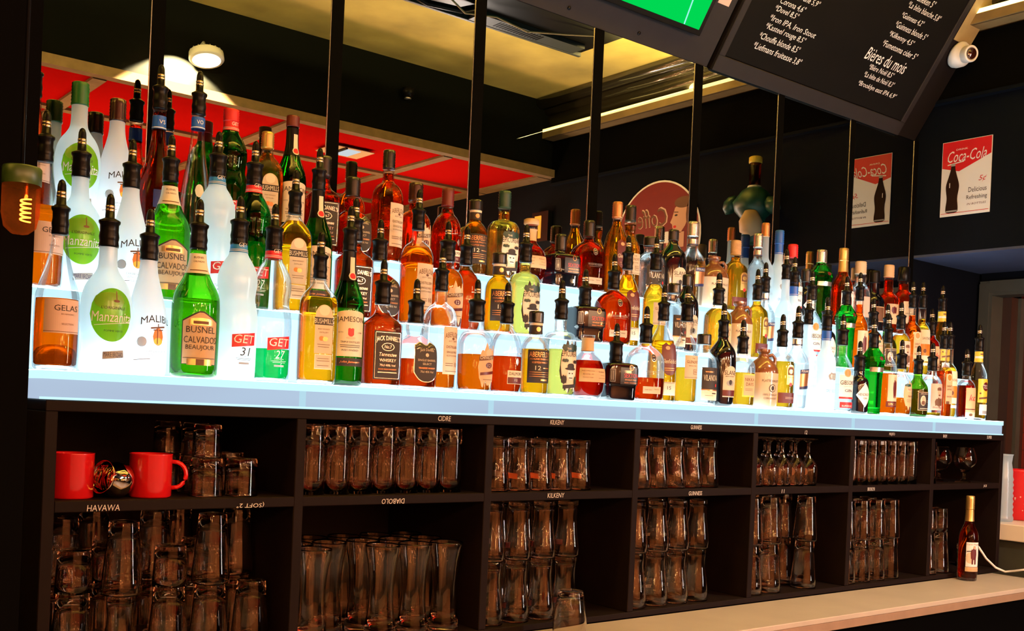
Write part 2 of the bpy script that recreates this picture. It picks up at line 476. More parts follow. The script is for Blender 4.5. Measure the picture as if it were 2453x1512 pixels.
kind('malibu', [(.034, 0), (.0385, .004), (.039, .09), (.0375, .115), (.027, .16), (.019, .195), (.0165, .215), (.016, .237)], 'milk', None, obj='rum_bottle',
     cap='capbrown', desc='white bottle with a palm tree and sunset label', labels=[('T', 'MALIBU', .012, .108, .064, .014, 'ink', 0, .20), ('O', .014, .075, .022, .034, 'orangep'), ('O', .014, .066, .019, .014, 'yellow'),
      ('R', .012, .076, .0018, .030, 'brownink'), ('W', .006, .092, .015, .0030, 'brownink'), ('W', .021, .094, .014, .0030, 'brownink'), ('R', .013, .096, .0020, .008, 'brownink'), ('W', .008, .088, .009, .0020, 'brownink'), ('W', .019, .088, .009, .0020, 'brownink'),
      ('O', -.017, .064, .018, .019, 'grey'), ('O', -.017, .064, .0165, .0175, 'milk'), ('T', 'CARIBBEAN RUM', .012, .046, .040, .0045, 'grey'), ('T', 'WITH COCONUT', .012, .039, .036, .0045, 'grey'), ('T', 'FLAVOUR', .012, .032, .024, .0045, 'grey'),
      ('W', -.016, .030, .03, .0012, 'brownink')])
kind('busnel', [(.036, 0), (.043, .004), (.0445, .012), (.0455, .145), (.042, .17), (.028, .195), (.019, .22), (.0155, .245), (.0155, .268)], 'busgreen', 'olive_liquid', obj='calvados_bottle',
     desc='green glass calvados bottle with a tan gabled label', labels=[('P', .004, .078, .074, .105, 'ink'), ('P', .004, .077, .070, .101, 'tan'), ('A', .004, .110, .048, .014, 'goldfoil'), ('R', .004, .108, .030, .006, 'brownink'),
      ('T', 'BUSNEL', .005, .094, .058, .0125, 'ink'), ('T', 'CALVADOS', .005, .074, .066, .013, 'ink'), ('T', 'BEAUJOUR', .005, .058, .058, .0115, 'ink'), ('R', .004, .038, .066, .001, 'ink'), ('R', .004, .030, .05, .012, 'goldfoil'), ('R', .004, .030, .016, .012, 'brownink')],
     neck=('cream', .207, .247, [('T', 'BUSNEL', 0, .239, .022, .004, 'ink'), ('T', 'CALVADOS', 0, .231, .022, .0035, 'ink'), ('R', 0, .213, .03, .002, 'brownink')]))
GET = [(.035, 0), (.039, .003), (.0395, .09), (.041, .12), (.0385, .145), (.0335, .165), (.0345, .18), (.0375, .20), (.0360, .222), (.026, .245), (.0175, .26), (.0165, .29)]
GETL = lambda num, ink: [('W', .012, .082, .052, .026, 'red'), ('T', 'GET', .012, .0835, .044, .017, 'white', .15), ('T', num, .014, .058, .022, .017, ink, .2),
                         ('T', 'LIQUEUR', .012, .048, .022, .002, ink), ('R', .012, .044, .034, .0007, ink), ('R', .012, .041, .028, .0007, ink), ('R', .012, .034, .022, .004, 'grey')]
kind('get31', GET, 'frost', None, obj='liqueur_bottle', desc='frosted hourglass bottle with a blue neck band', labels=GETL('31', 'ink'),
     neck=('sky', .262, .289, [('T', 'GET', .006, .278, .018, .008, 'white', .1), ('R', 0, .265, .05, .001, 'white'), ('R', 0, .268, .05, .001, 'white')]), cap='sky')
kind('get27', GET, 'clear', 'mint', obj='liqueur_bottle', desc='hourglass bottle of green mint liqueur with a red neck band', labels=GETL('27', 'white'),
     neck=('red', .262, .289, [('T', 'GET', .006, .278, .018, .008, 'white', .1), ('R', 0, .265, .05, .001, 'white'), ('R', 0, .268, .05, .001, 'white')]), cap='red')
kind('get27g', GET, 'deepgreen', 'mint', obj='liqueur_bottle', desc='green glass hourglass bottle with a red neck band', labels=GETL('27', 'white'),
     neck=('red', .262, .289, [('T', 'GET', .006, .278, .018, .008, 'white', .1), ('R', 0, .265, .05, .001, 'white'), ('R', 0, .268, .05, .001, 'white')]), cap='red')
kind('bush', [(.033, 0), (.0365, .004), (.038, .02), (.038, .165), (.034, .19), (.02, .21), (.0135, .222), (.0135, .24)], 'clear', 'gold', n=4, d=.8, obj='whiskey_bottle', cap='goldfoil',
     desc='rectangular whiskey bottle with a black banded arched label', labels=[('A', .004, .118, .050, .105, 'beige'), ('O', .004, .158, .030, .022, 'cream'), ('R', .004, .135, .054, .016, 'ink'), ('T', 'BUSHMILLS', .004, .135, .052, .011, 'cream'),
      ('T', 'IRISH WHISKEY', .004, .118, .032, .003, 'brownink'), ('T', 'DISTILLERY', .004, .111, .024, .003, 'brownink'), ('O', -.002, .098, .014, .01, 'orangep'), ('O', .008, .097, .014, .01, 'copper'), ('R', .004, .085, .034, .001, 'brownink'), ('R', .004, .080, .03, .001, 'brownink'),
      ('R', .004, .048, .046, .032, 'cream'), ('R', .004, .048, .042, .028, 'beige'), ('R', .004, .055, .03, .001, 'brownink'), ('R', .004, .050, .034, .001, 'brownink'), ('R', .004, .040, .03, .001, 'brownink')])
kind('jam', [(.031, 0), (.036, .004), (.0365, .165), (.034, .19), (.022, .222), (.0165, .245), (.0145, .27), (.0145, .31)], 'deepgreen', 'olive_liquid', obj='whiskey_bottle', cap='darkred',
     desc='green whiskey bottle with a broad cream label', labels=[('R', .0, .112, .067, .095, 'cream'), ('A', .0, .155, .067, .02, 'cream'), ('T', 'JAMESON', .0, .144, .064, .015, 'ink', 0, .05), ('S', .0, .117, .013, .018, 'red'), ('O', .0, .105, .022, .005, 'beige'), ('T', 'ESTD', -.022, .117, .010, .003, 'ink'), ('T', '1780', .022, .117, .010, .003, 'ink'),
      ('T', 'TRIPLE DISTILLED', .0, .096, .044, .004, 'ink'), ('R', 0, .089, .046, .0012, 'ink'), ('R', 0, .085, .044, .0012, 'ink'), ('T', 'IRISH WHISKEY', .0, .078, .038, .004, 'ink'), ('R', .0, .052, .067, .018, 'ink'), ('T', 'John Jameson', .0, .052, .046, .006, 'copper', .3)],
     neck=('rubber', .232, .300, [('R', .004, .262, .011, .045, 'cream'), ('O', .004, .243, .016, .018, 'cream'), ('O', .004, .243, .012, .013, 'red')]))
kind('jd', [(.034, 0), (.0365, .003), (.0375, .135), (.036, .145), (.022, .160), (.0165, .170), (.0155, .185), (.0165, .2)], 'clear', 'whisky', n=6, obj='whiskey_bottle', seg=40,
     desc='square amber whiskey bottle with a black label', labels=[('R', .0, .072, .070, .108, 'ink'), ('R', .0, .123, .060, .0012, 'silver'), ('R', .0, .021, .060, .0012, 'silver'), ('R', -.030, .072, .0012, .10, 'silver'), ('R', .030, .072, .0012, .10, 'silver'),
      ('T', "JACK DANIEL'S", .0, .108, .056, .014, 'silver', 0, .12), ('O', .0, .091, .030, .018, 'silver'), ('O', .0, .091, .027, .0155, 'ink'), ('T', 'No.7', .0, .091, .016, .007, 'silver'), ('T', 'Tennessee', .0, .074, .040, .008, 'silver', .2), ('T', 'WHISKEY', .0, .061, .038, .007, 'silver'), ('T', '70cl 40% Vol', .0, .050, .036, .005, 'silver'), ('T', 'SOUR MASH WHISKEY', .0, .041, .042, .003, 'copper'), ('R', .0, .034, .044, .002, 'silver')])
kind('jdsb', [(.037, 0), (.042, .004), (.043, .02), (.043, .088), (.038, .103), (.024, .120), (.018, .126), (.021, .132), (.022, .150), (.018, .158), (.017, .166)], 'clear', 'whisky', n=5, obj='whiskey_bottle', seg=40,
     desc='squat square decanter bottle with a black shield label', labels=[('S', .010, .062, .054, .074, 'silver'), ('S', .010, .062, .051, .071, 'ink'), ('T', 'Jack Daniels', .010, .086, .030, .007, 'beige', .1, .08), ('O', .010, .077, .007, .007, 'beige'), ('T', 'SINGLE BARREL', .010, .067, .038, .004, 'beige'), ('T', 'SELECT', .010, .060, .018, .004, 'beige'), ('T', 'TENNESSEE WHISKEY', .010, .052, .034, .003, 'copper'), ('T', '70cl 45% Vol', .010, .045, .026, .004, 'beige')], inner=True)
kind('aber', [(.036, 0), (.0390, .004), (.0395, .150), (.0385, .178), (.029, .200), (.0155, .209), (.0145, .22), (.0145, .25)], 'clear', 'amber',
     desc='dome-shouldered bottle with a beige rectangular label', labels=[('R', .012, .095, .044, .092, 'beige'), ('T', 'ABERLOUR', .012, .125, .038, .010, 'brownink', 0, .2), ('T', 'EST 1879', .012, .113, .022, .0025, 'brownink'), ('O', .012, .118, .007, .005, 'brownink'), ('T', 'DISTILLERY', .012, .102, .032, .005, 'brownink'), ('T', 'SINGLE MALT', .012, .092, .030, .004, 'brownink'), ('T', 'SCOTCH WHISKY', .012, .085, .030, .003, 'brownink'), ('R', .004, .070, .018, .001, 'brownink'), ('R', .004, .066, .018, .001, 'brownink'), ('T', '10', .022, .068, .010, .009, 'brownink'), ('R', .012, .055, .034, .001, 'brownink')])
kind('chivas', [(.038, 0), (.041, .003), (.0430, .105), (.0415, .128), (.032, .146), (.0195, .152), (.018, .158), (.018, .184)], 'clear', 'amber', cap='capbrown',
     desc='round-shouldered bottle with a ragged copper crest label', labels=[('X', .014, .064, .054, .088, 'kraft'), ('O', .014, .092, .020, .016, 'beige'), ('W', .014, .082, .050, .009, 'brownink'), ('T', 'CHIVAS REGAL', .014, .082, .046, .007, 'cream', 0, .05), ('O', .014, .066, .020, .012, 'darkred'), ('T', '12', .014, .066, .009, .007, 'cream'), ('W', .014, .050, .044, .006, 'darkred'), ('R', .014, .036, .03, .001, 'brownink')])
kind('dalm', [(.036, 0), (.0395, .003), (.0405, .10), (.037, .128), (.028, .150), (.0165, .162), (.0155, .187)], 'clear', 'whisky', cap='darkred',
     desc='deep red whisky bottle with a stag antler emblem', labels=[('R', .014, .045, .044, .030, 'cream'), ('T', 'DALMORE', .014, .053, .036, .007, 'ink'), ('R', .014, .038, .042, .014, 'darkred'), ('T', '12', .014, .039, .008, .005, 'cream'),
      ('D', .016, .080, .010, .018, 'silver'), ('W', .004, .100, .018, .0015, 'silver'), ('W', .022, .098, .014, .0015, 'silver'), ('R', .004, .104, .0013, .012, 'silver'), ('R', .010, .106, .0013, .012, 'silver'), ('R', .022, .105, .0013, .014, 'silver'), ('R', .028, .103, .0013, .012, 'silver'), ('R', -.004, .108, .0013, .010, 'silver')])
kind('aberf', [(.031, 0), (.0345, .004), (.035, .112), (.032, .132), (.022, .147), (.0165, .152), (.0165, .188), (.0175, .19)], 'clear', 'gold',
     desc='golden whisky bottle with a black and copper label', labels=[('R', .0, .074, .064, .078, 'ink'), ('T', 'ABERFELDY', .0, .102, .056, .012, 'copper'), ('T', 'HIGHLAND SINGLE MALT', .0, .091, .052, .004, 'copper'), ('T', 'SCOTCH WHISKY', .0, .083, .042, .004, 'copper'), ('T', '12', -.006, .070, .014, .010, 'cream'), ('R', .016, .070, .018, .002, 'copper'), ('R', .0, .060, .052, .001, 'copper'), ('R', .0, .055, .052, .001, 'copper'), ('R', .0, .050, .052, .001, 'copper'), ('R', .010, .042, .018, .004, 'goldfoil')],
     neck=('ink', .157, .187, [('R', 0, .181, .05, .006, 'cream'), ('O', 0, .168, .012, .012, 'copper')]))
kind('epi', [(.034, 0), (.0375, .003), (.0385, .135), (.0375, .153), (.029, .167), (.015, .170), (.0145, .178), (.0145, .212)], 'clear', 'straw', cap='teal',
     desc='pale whisky bottle with a black and green comic portrait label', labels=[('X', .008, .078, .052, .110, 'ink'), ('X', .008, .077, .047, .104, 'cream'), ('X', .008, .120, .044, .018, 'teal'), ('T', 'THE', .002, .118, .010, .004, 'cream'), ('T', 'EPICUREAN', .008, .107, .044, .012, 'ink', 0), ('O', .008, .062, .019, .026, 'white'), ('O', .008, .074, .030, .006, 'ink'), ('A', .008, .080, .018, .012, 'ink'),
      ('O', .004, .064, .004, .003, 'ink'), ('O', .012, .064, .004, .003, 'ink'), ('R', .008, .054, .010, .0018, 'ink'), ('X', -.006, .092, .014, .008, 'teal'), ('X', .020, .090, .014, .008, 'ink'), ('X', -.008, .050, .012, .020, 'ink'), ('X', .023, .048, .010, .022, 'teal'), ('W', .008, .036, .036, .008, 'ink')])
kind('blan', [(.028, 0), (.034, .003), (.042, .022), (.0445, .055), (.042, .082), (.034, .102), (.022, .118), (.0160, .124), (.0160, .158), (.019, .160), (.019, .168)], 'clear', 'red_amber', n=2.6,
     desc='squat faceted bourbon bottle with a handwritten kraft band', labels=[('R', .0, .062, .080, .034, 'kraft'), ('T', 'Blanton Distilling Company', -.018, .072, .032, .003, 'brownink', .3), ('T', 'Barrel No. 254', -.018, .064, .026, .003, 'brownink', .3), ('T', 'Kentucky Straight', -.018, .056, .026, .003, 'brownink', .3), ('T', 'For Bourbon', .018, .071, .018, .004, 'brownink', .3), ('T', 'Whiskey', .022, .062, .014, .003, 'brownink', .3), ('R', .020, .055, .022, .0007, 'brownink')],
     neck=('kraft', .126, .160, []), capstyle='stopper')
kind('sext', [(.040, 0), (.043, .003), (.0435, .038), (.0465, .044), (.0470, .092), (.044, .099), (.020, .1035), (.0165, .108), (.0165, .118)], 'black_glass', None, n=8, obj='whiskey_bottle', seg=48, cap='black',
     desc='black square angular bottle with a red lettered label', labels=[('R', .016, .066, .056, .040, 'black'), ('T', 'SEXTON', .018, .067, .040, .010, 'red'), ('O', .018, .086, .012, .014, 'copper'), ('O', .018, .086, .009, .011, 'black'), ('T', 'SINGLE MALT', .018, .057, .036, .003, 'copper'), ('T', 'IRISH WHISKEY', .018, .050, .038, .003, 'copper'), ('R', -.034, .066, .016, .03, 'grey'), ('R', -.034, .066, .014, .028, 'black'), ('R', -.037, .066, .0013, .022, 'grey'), ('R', -.032, .066, .0013, .022, 'grey')])
kind('wood', [(.044, 0), (.050, .004), (.052, .03), (.052, .108), (.047, .130), (.030, .147), (.0175, .155), (.016, .160), (.016, .175)], 'clear', 'whisky', n=3.2, d=.62, obj='bourbon_bottle',
     desc='wide flat oval bourbon bottle with a round emblem', labels=[('O', .004, .118, .020, .020, 'silver'), ('O', .004, .118, .017, .017, 'ink'), ('T', 'WOODFORD RESERVE', .004, .082, .060, .006, 'grey'), ('R', .004, .076, .05, .0006, 'grey'), ('R', .0, .036, .070, .018, 'beige'), ('T', 'Distiller Select', -.014, .037, .028, .003, 'brownink', .2), ('T', 'Kentucky', .018, .038, .018, .004, 'brownink', .3)])
kind('glenf', [(.033, 0), (.0365, .003), (.0370, .11), (.034, .155), (.026, .19), (.0165, .215), (.0145, .225), (.0145, .245)], 'clear', 'gold', n=2.7, seg=24, cap='copper',
     desc='triangular-bodied whisky bottle with a red shaped label', labels=[('S', .006, .120, .046, .080, 'darkred'), ('O', .0, .150, .014, .010, 'kraft'), ('T', 'Glenfiddich', .006, .116, .042, .011, 'cream', .05), ('R', .006, .098, .030, .001, 'copper'), ('R', .006, .093, .026, .001, 'copper'), ('R', .006, .046, .040, .034, 'beige'), ('T', '15', .006, .048, .010, .009, 'ink'), ('R', .006, .061, .032, .001, 'brownink')])
kind('glenl', [(.030, 0), (.033, .003), (.0335, .140), (.031, .168), (.020, .190), (.0155, .200), (.0205, .225), (.0195, .240), (.016, .248)], 'clear', 'pale',
     desc='slender whisky bottle with a tall cream label', labels=[('R', .004, .105, .052, .066, 'beige'), ('T', 'THE', .004, .130, .010, .004, 'brownink'), ('T', 'GLENLIVET', .004, .120, .042, .008, 'brownink'), ('T', 'SINGLE MALT', .004, .109, .030, .003, 'brownink'), ('R', .012, .092, .016, .014, 'brownink'), ('R', .012, .092, .014, .012, 'beige'), ('T', '1824', .012, .092, .012, .006, 'brownink'), ('R', .004, .076, .052, .001, 'brownink')])
kind('vila', [(.033, 0), (.037, .006), (.0375, .115), (.033, .138), (.022, .150), (.0175, .154), (.0175, .176), (.0185, .182)], 'clear', 'water', obj='whisky_bottle',
     desc='clear-shouldered bottle with a black and copper square label', labels=[('R', .006, .076, .056, .060, 'ink'), ('R', .006, .045, .056, .003, 'copper'), ('T', 'WHISKY', .0, .094, .026, .004, 'copper'), ('T', 'VILANOVA', .006, .078, .046, .016, 'cream'), ('O', .022, .058, .006, .009, 'red'), ('R', .006, .030, .056, .026, 'cream'), ('R', .016, .036, .016, .003, 'ink'), ('R', .0, .030, .024, .0008, 'brownink')])
kind('slane', [(.030, 0), (.034, .003), (.037, .09), (.0375, .140), (.034, .165), (.020, .187), (.0135, .197), (.013, .214)], 'black_glass', None, obj='whiskey_bottle',
     desc='black slope-shouldered bottle with a cream arched label and red band', labels=[('A', .004, .072, .042, .084, 'beige'), ('T', 'SLANE', .004, .096, .036, .012, 'ink'), ('T', 'IRISH WHISKEY', .004, .086, .030, .003, 'ink'), ('O', .004, .068, .024, .016, 'grey'), ('O', .004, .070, .010, .014, 'ink'), ('R', .004, .041, .042, .016, 'darkred')])
kind('nikka', [(.029, 0), (.032, .004), (.0325, .118), (.028, .138), (.016, .152), (.0135, .158), (.0135, .173)], 'clear', 'pale', n=3,
     desc='small yellow whisky bottle with a yellow square label', labels=[('R', .006, .066, .040, .064, 'yellow'), ('R', .007, .066, .034, .056, 'kraft'), ('T', 'NIKKA', .007, .082, .028, .009, 'brownink'), ('T', 'DAYS', .007, .069, .022, .009, 'brownink'), ('R', .005, .056, .022, .0008, 'brownink'), ('R', .005, .052, .022, .0008, 'brownink')])
kind('platte', [(.036, 0), (.040, .004), (.0415, .100), (.0415, .112), (.038, .128), (.026, .145), (.0155, .155), (.0135, .163), (.0135, .168), (.0185, .171), (.0185, .181)], 'stone_cream', None, obj='whiskey_jug',
     desc='cream stoneware jug with a brown glazed shoulder', labels=[('T', 'PLATTE VALLEY', .0, .084, .056, .007, 'ink'), ('O', .004, .062, .024, .024, 'ink'), ('O', .004, .062, .020, .020, 'stone_cream'), ('O', .004, .062, .010, .014, 'ink'), ('T', '100% STRAIGHT', .0, .042, .048, .006, 'ink'), ('T', 'CORN WHISKEY', .0, .031, .044, .006, 'ink')])
kind('cuervo', [(.028, 0), (.032, .003), (.0325, .140), (.029, .160), (.019, .175), (.014, .182), (.014, .207)], 'clear', 'pale', n=3.5, obj='tequila_bottle', cap='cork',
     desc='yellow tequila bottle with a maroon base band', labels=[('R', .002, .036, .060, .032, 'darkred'), ('R', .012, .038, .030, .001, 'pinkish'), ('R', .012, .034, .030, .001, 'pinkish'), ('A', .012, .108, .026, .062, 'goldfoil'), ('A', .012, .120, .020, .026, 'brownink'), ('O', .012, .118, .014, .014, 'goldfoil'), ('T', 'Especial', .012, .100, .020, .004, 'brownink', .2), ('O', .012, .078, .010, .012, 'red')])
kind('polia', [(.026, 0), (.030, .003), (.031, .05), (.0345, .130), (.0345, .150), (.030, .168), (.017, .190), (.0145, .20), (.0145, .24)], 'clear', 'water', obj='vodka_bottle', cap='silver',
     desc='clear vodka bottle with a copper and navy band', labels=[('W', .012, .098, .044, .050, 'copper'), ('W', .012, .123, .044, .013, 'navy'), ('W', .012, .072, .044, .009, 'navy'), ('T', 'POLIAKOV', .012, .123, .036, .007, 'white')],
     neck=('silver', .205, .225, [('R', 0, .207, .06, .003, 'navy')]))
kind('belv', [(.028, 0), (.031, .003), (.032, .155), (.030, .175), (.018, .200), (.0135, .212), (.0130, .290)], 'frost_clear', None, obj='vodka_bottle', cap='copper',
     desc='tall frosted vodka bottle with a long slim neck', labels=[('T', 'BELVEDERE', .0, .080, .048, .009, 'grey'), ('R', .0, .072, .036, .0008, 'grey'), ('X', .0, .12, .02, .03, 'frost')])
kind('goose', [(.028, 0), (.031, .003), (.032, .150), (.029, .175), (.017, .200), (.0145, .212), (.0145, .275)], 'frost', None, obj='vodka_bottle', cap='blue',
     desc='frosted vodka bottle with pale grey lettering and blue cap band', labels=[('T', 'GREY GOOSE', .002, .068, .044, .009, 'sky'), ('X', .004, .115, .038, .024, 'grey'), ('X', .006, .114, .030, .016, 'frost'), ('R', .002, .05, .03, .0008, 'grey')],
     neck=('blue', .232, .275, [('R', 0, .236, .05, .001, 'white')]))
kind('gib', [(.030, 0), (.033, .003), (.0335, .135), (.030, .158), (.020, .178), (.0150, .186), (.0150, .235)], 'clear', 'water', obj='gin_bottle', cap='red',
     desc='clear gin bottle with a white and red striped label', labels=[('R', .004, .085, .056, .074, 'white'), ('O', .0, .128, .024, .026, 'kraft'), ('O', .0, .128, .019, .021, 'orangep'), ('T', "GIBSON'S", .004, .098, .050, .014, 'ink'), ('T', 'LONDON DRY', .004, .086, .030, .003, 'grey'), ('T', 'GIN', .004, .073, .024, .009, 'navy'), ('R', .004, .050, .056, .006, 'red'), ('R', .002, .028, .046, .018, 'red'), ('T', 'SUPERIOR', .002, .025, .034, .005, 'white')])
kind('hend', [(.029, 0), (.031, .003), (.0315, .100), (.027, .116), (.019, .124), (.017, .130), (.0165, .155)], 'black_glass', None, obj='gin_bottle',
     desc='short black apothecary gin bottle with a silver diamond label', labels=[('D', .004, .062, .060, .078, 'white'), ('T', "HENDRICK'S", .004, .064, .046, .009, 'ink'), ('T', 'GIN', .004, .052, .014, .006, 'ink')])
kind('tanq', [(.024, 0), (.027, .003), (.029, .12), (.032, .165), (.037, .178), (.035, .192), (.022, .215), (.0155, .228), (.0145, .238)], 'green', 'water', obj='gin_bottle', cap='silver', seg=12,
     desc='fluted bright green gin bottle with a silver band', labels=[('R', .0, .152, .060, .016, 'silver'), ('O', .008, .190, .014, .014, 'darkred')])
kind('sailor', [(.029, 0), (.032, .003), (.0325, .150), (.029, .172), (.018, .195), (.0140, .210), (.0135, .262)], 'clear', 'orange', obj='rum_bottle', cap='goldfoil',
     desc='orange spiced rum bottle with a red figure label', labels=[('R', .004, .090, .046, .090, 'beige'), ('X', .006, .090, .016, .060, 'darkred'), ('O', .006, .122, .009, .010, 'skin'), ('R', .002, .042, .050, .018, 'darkred'), ('T', 'SPICED', .002, .042, .036, .007, 'goldfoil')])
kind('captain', [(.029, 0), (.0345, .003), (.035, .150), (.031, .175), (.019, .198), (.0150, .215), (.0135, .262)], 'clear', 'amber', obj='rum_bottle', cap='goldfoil',
     desc='spiced rum bottle with a red-coated figure on a white label', labels=[('R', .006, .096, .048, .088, 'white'), ('T', 'Captain Morgan', .006, .132, .044, .007, 'brownink', .2), ('O', -.004, .084, .030, .040, 'beige'), ('X', .008, .098, .022, .044, 'darkred'), ('O', .010, .122, .010, .012, 'skin'), ('R', .004, .074, .006, .026, 'darkred'), ('R', .014, .074, .006, .026, 'darkred'), ('W', -.008, .108, .016, .003, 'ink'), ('R', .006, .043, .050, .016, 'kraft'), ('T', 'SPICED GOLD', .006, .043, .042, .007, 'goldfoil')],
     neck=('goldfoil', .214, .262, []))
kind('pacto', [(.031, 0), (.0345, .008), (.035, .110), (.031, .132), (.020, .146), (.0160, .152), (.0160, .178)], 'clear', 'amber', obj='rum_bottle',
     desc='rum bottle with a ragged tan map label', labels=[('X', .008, .074, .052, .092, 'kraft'), ('R', .012, .092, .034, .014, 'beige'), ('T', 'PACTO', .012, .092, .028, .008, 'red'), ('T', 'NAVIO', .012, .070, .026, .007, 'brownink'), ('R', .010, .058, .034, .001, 'brownink'), ('R', .010, .052, .030, .001, 'brownink'), ('X', -.002, .106, .026, .010, 'leaf_green')])
kind('dipl', [(.031, 0), (.0345, .006), (.035, .090), (.032, .112), (.018, .132), (.0150, .140), (.0145, .165)], 'olive', 'amber', obj='rum_bottle',
     desc='squat dark green rum bottle with an old portrait label', labels=[('R', .0, .056, .050, .066, 'tan'), ('R', .0, .056, .046, .062, 'ink'), ('O', -.006, .058, .022, .036, 'beige'), ('O', -.006, .064, .011, .015, 'skin'), ('X', -.006, .050, .014, .016, 'brownink'), ('T', 'DIPLOMATICO', .002, .082, .036, .004, 'beige'), ('R', .014, .058, .010, .001, 'beige'), ('R', .014, .053, .010, .001, 'beige'), ('R', .0, .030, .036, .002, 'beige')])
kind('papa', [(.031, 0), (.034, .012), (.0345, .112), (.031, .136), (.020, .150), (.0155, .156), (.0155, .182)], 'clear', 'pale', obj='rum_bottle',
     desc='rum bottle with a sepia banknote portrait label', labels=[('R', .0, .075, .058, .096, 'pinkish'), ('O', .004, .092, .017, .024, 'skin'), ('A', .004, .104, .020, .012, 'brownink'), ('O', .004, .081, .010, .006, 'brownink'), ('X', .004, .056, .036, .032, 'brownink'), ('T', 'Don Papa', .0, .036, .040, .008, 'brownink', .1)])
kind('sjames', [(.024, 0), (.0265, .003), (.0270, .165), (.024, .185), (.0150, .200), (.0135, .212), (.0135, .268)], 'clear', 'orange', n=5, obj='rum_bottle', seg=36,
     desc='slim square amber rum bottle with a narrow label', labels=[('R', .006, .108, .034, .110, 'kraft'), ('O', .006, .150, .026, .030, 'beige'), ('O', .006, .150, .020, .022, 'orangep'), ('T', 'SAINT', .006, .118, .024, .008, 'brownink'), ('T', 'JAMES', .006, .106, .024, .008, 'brownink'), ('R', .0, .058, .016, .010, 'brownink'), ('T', 'RHUM', .006, .080, .022, .006, 'darkred')])
kind('sant', [(.026, 0), (.0295, .012), (.030, .165), (.026, .188), (.0155, .203), (.0140, .214), (.0140, .274)], 'clear', 'pale', obj='rum_bottle', cap='white',
     desc='tall pale rum bottle with a cream and orange label', labels=[('R', .002, .115, .046, .110, 'cream'), ('T', 'SANTIAGO', .002, .140, .036, .009, 'brownink'), ('R', .002, .100, .046, .040, 'orangep'), ('O', -.006, .096, .012, .014, 'brownink'), ('R', .002, .050, .046, .010, 'white')])
kind('krak', [(.027, 0), (.030, .003), (.031, .090), (.0305, .118), (.026, .138), (.0160, .150), (.0150, .156), (.0150, .178)], 'clear', 'red_amber', obj='rum_bottle',
     desc='dark red rum bottle with a red script label', labels=[('R', .004, .070, .044, .080, 'kraft'), ('T', 'kc', .004, .078, .024, .020, 'red', .3), ('R', .004, .040, .044, .003, 'darkred'), ('O', -.002, .024, .012, .010, 'darkred'), ('R', .004, .022, .044, .018, 'beige'), ('O', .0, .022, .014, .009, 'brownink')])
kind('hav', [(.029, 0), (.032, .003), (.0325, .155), (.029, .182), (.018, .210), (.0145, .225), (.0145, .276)], 'clear', 'pale', obj='rum_bottle', cap='yellow',
     desc='light rum bottle with a yellow label and red round badge', labels=[('R', .002, .112, .054, .090, 'yellow'), ('O', .008, .128, .032, .034, 'darkred'), ('T', 'Havana', .008, .133, .026, .007, 'white'), ('T', 'Club', .008, .124, .020, .007, 'white'), ('O', -.016, .102, .007, .007, 'brownink'), ('W', .002, .085, .044, .007, 'brownink'), ('R', .004, .040, .044, .040, 'white'), ('R', .008, .030, .028, .012, 'grey')],
     neck=('yellow', .222, .262, [('R', 0, .240, .05, .008, 'white'), ('R', 0, .252, .012, .005, 'brownink')]))
kind('cognac', [(.036, 0), (.041, .003), (.044, .07), (.040, .105), (.026, .15), (.017, .20), (.0145, .24), (.0145, .29)], 'clear', 'whisky', obj='cognac_bottle', cap='black',
     desc='drop-shaped cognac bottle with a blue neck band', labels=[('R', .004, .07, .05, .04, 'navy')], neck=('blue', .232, .262, [('R', 0, .235, .05, .002, 'white'), ('T', 'VS', .002, .248, .014, .009, 'white')]))
kind('flute', [(.034, 0), (.038, .004), (.036, .05), (.029, .12), (.020, .18), (.0150, .22), (.0145, .29)], 'clear', 'water', obj='liqueur_bottle', cap='black',
     desc='empty flared bottle with a blue neck band', labels=[('O', .004, .10, .020, .030, 'cream')], neck=('blue', .245, .272, [('R', 0, .248, .05, .002, 'white'), ('T', 'VO', .002, .260, .014, .009, 'white')]))
kind('clearb', [(.029, 0), (.032, .003), (.0325, .140), (.029, .162), (.018, .180), (.0165, .190), (.0165, .225)], 'clear', 'water', obj='rum_bottle', cap='beige',
     desc='clear rum bottle with a pinkish label and pale cap', labels=[('R', .0, .090, .050, .080, 'pinkish')])
kind('darkb', [(.030, 0), (.034, .003), (.034, .110), (.030, .135), (.018, .150), (.0165, .160), (.0165, .200)], 'black_glass', None, obj='rum_bottle', cap='rubber',
     desc='dark bottle with a framed kraft label', labels=[('R', .0, .070, .050, .060, 'kraft'), ('R', .0, .070, .044, .054, 'brownink')])
kind('amberb', [(.030, 0), (.034, .003), (.0345, .130), (.030, .150), (.018, .165), (.0155, .175), (.0155, .235)], 'clear', 'orange', obj='rum_bottle', cap='kraft',
     desc='orange rum bottle with a kraft cap', labels=[('R', .004, .080, .05, .08, 'kraft'), ('X', .004, .095, .02, .03, 'darkred')])
kind('tallb', [(.030, 0), (.034, .003), (.0345, .150), (.030, .172), (.020, .185), (.018, .19), (.018, .23)], 'clear', 'orange', obj='rum_bottle', cap='rubber', capstyle='tall',
     desc='amber rum bottle with a tall black cap', labels=[('R', .004, .095, .05, .09, 'beige'), ('T', 'SAINT JAMES', .004, .09, .036, .008, 'brownink')])

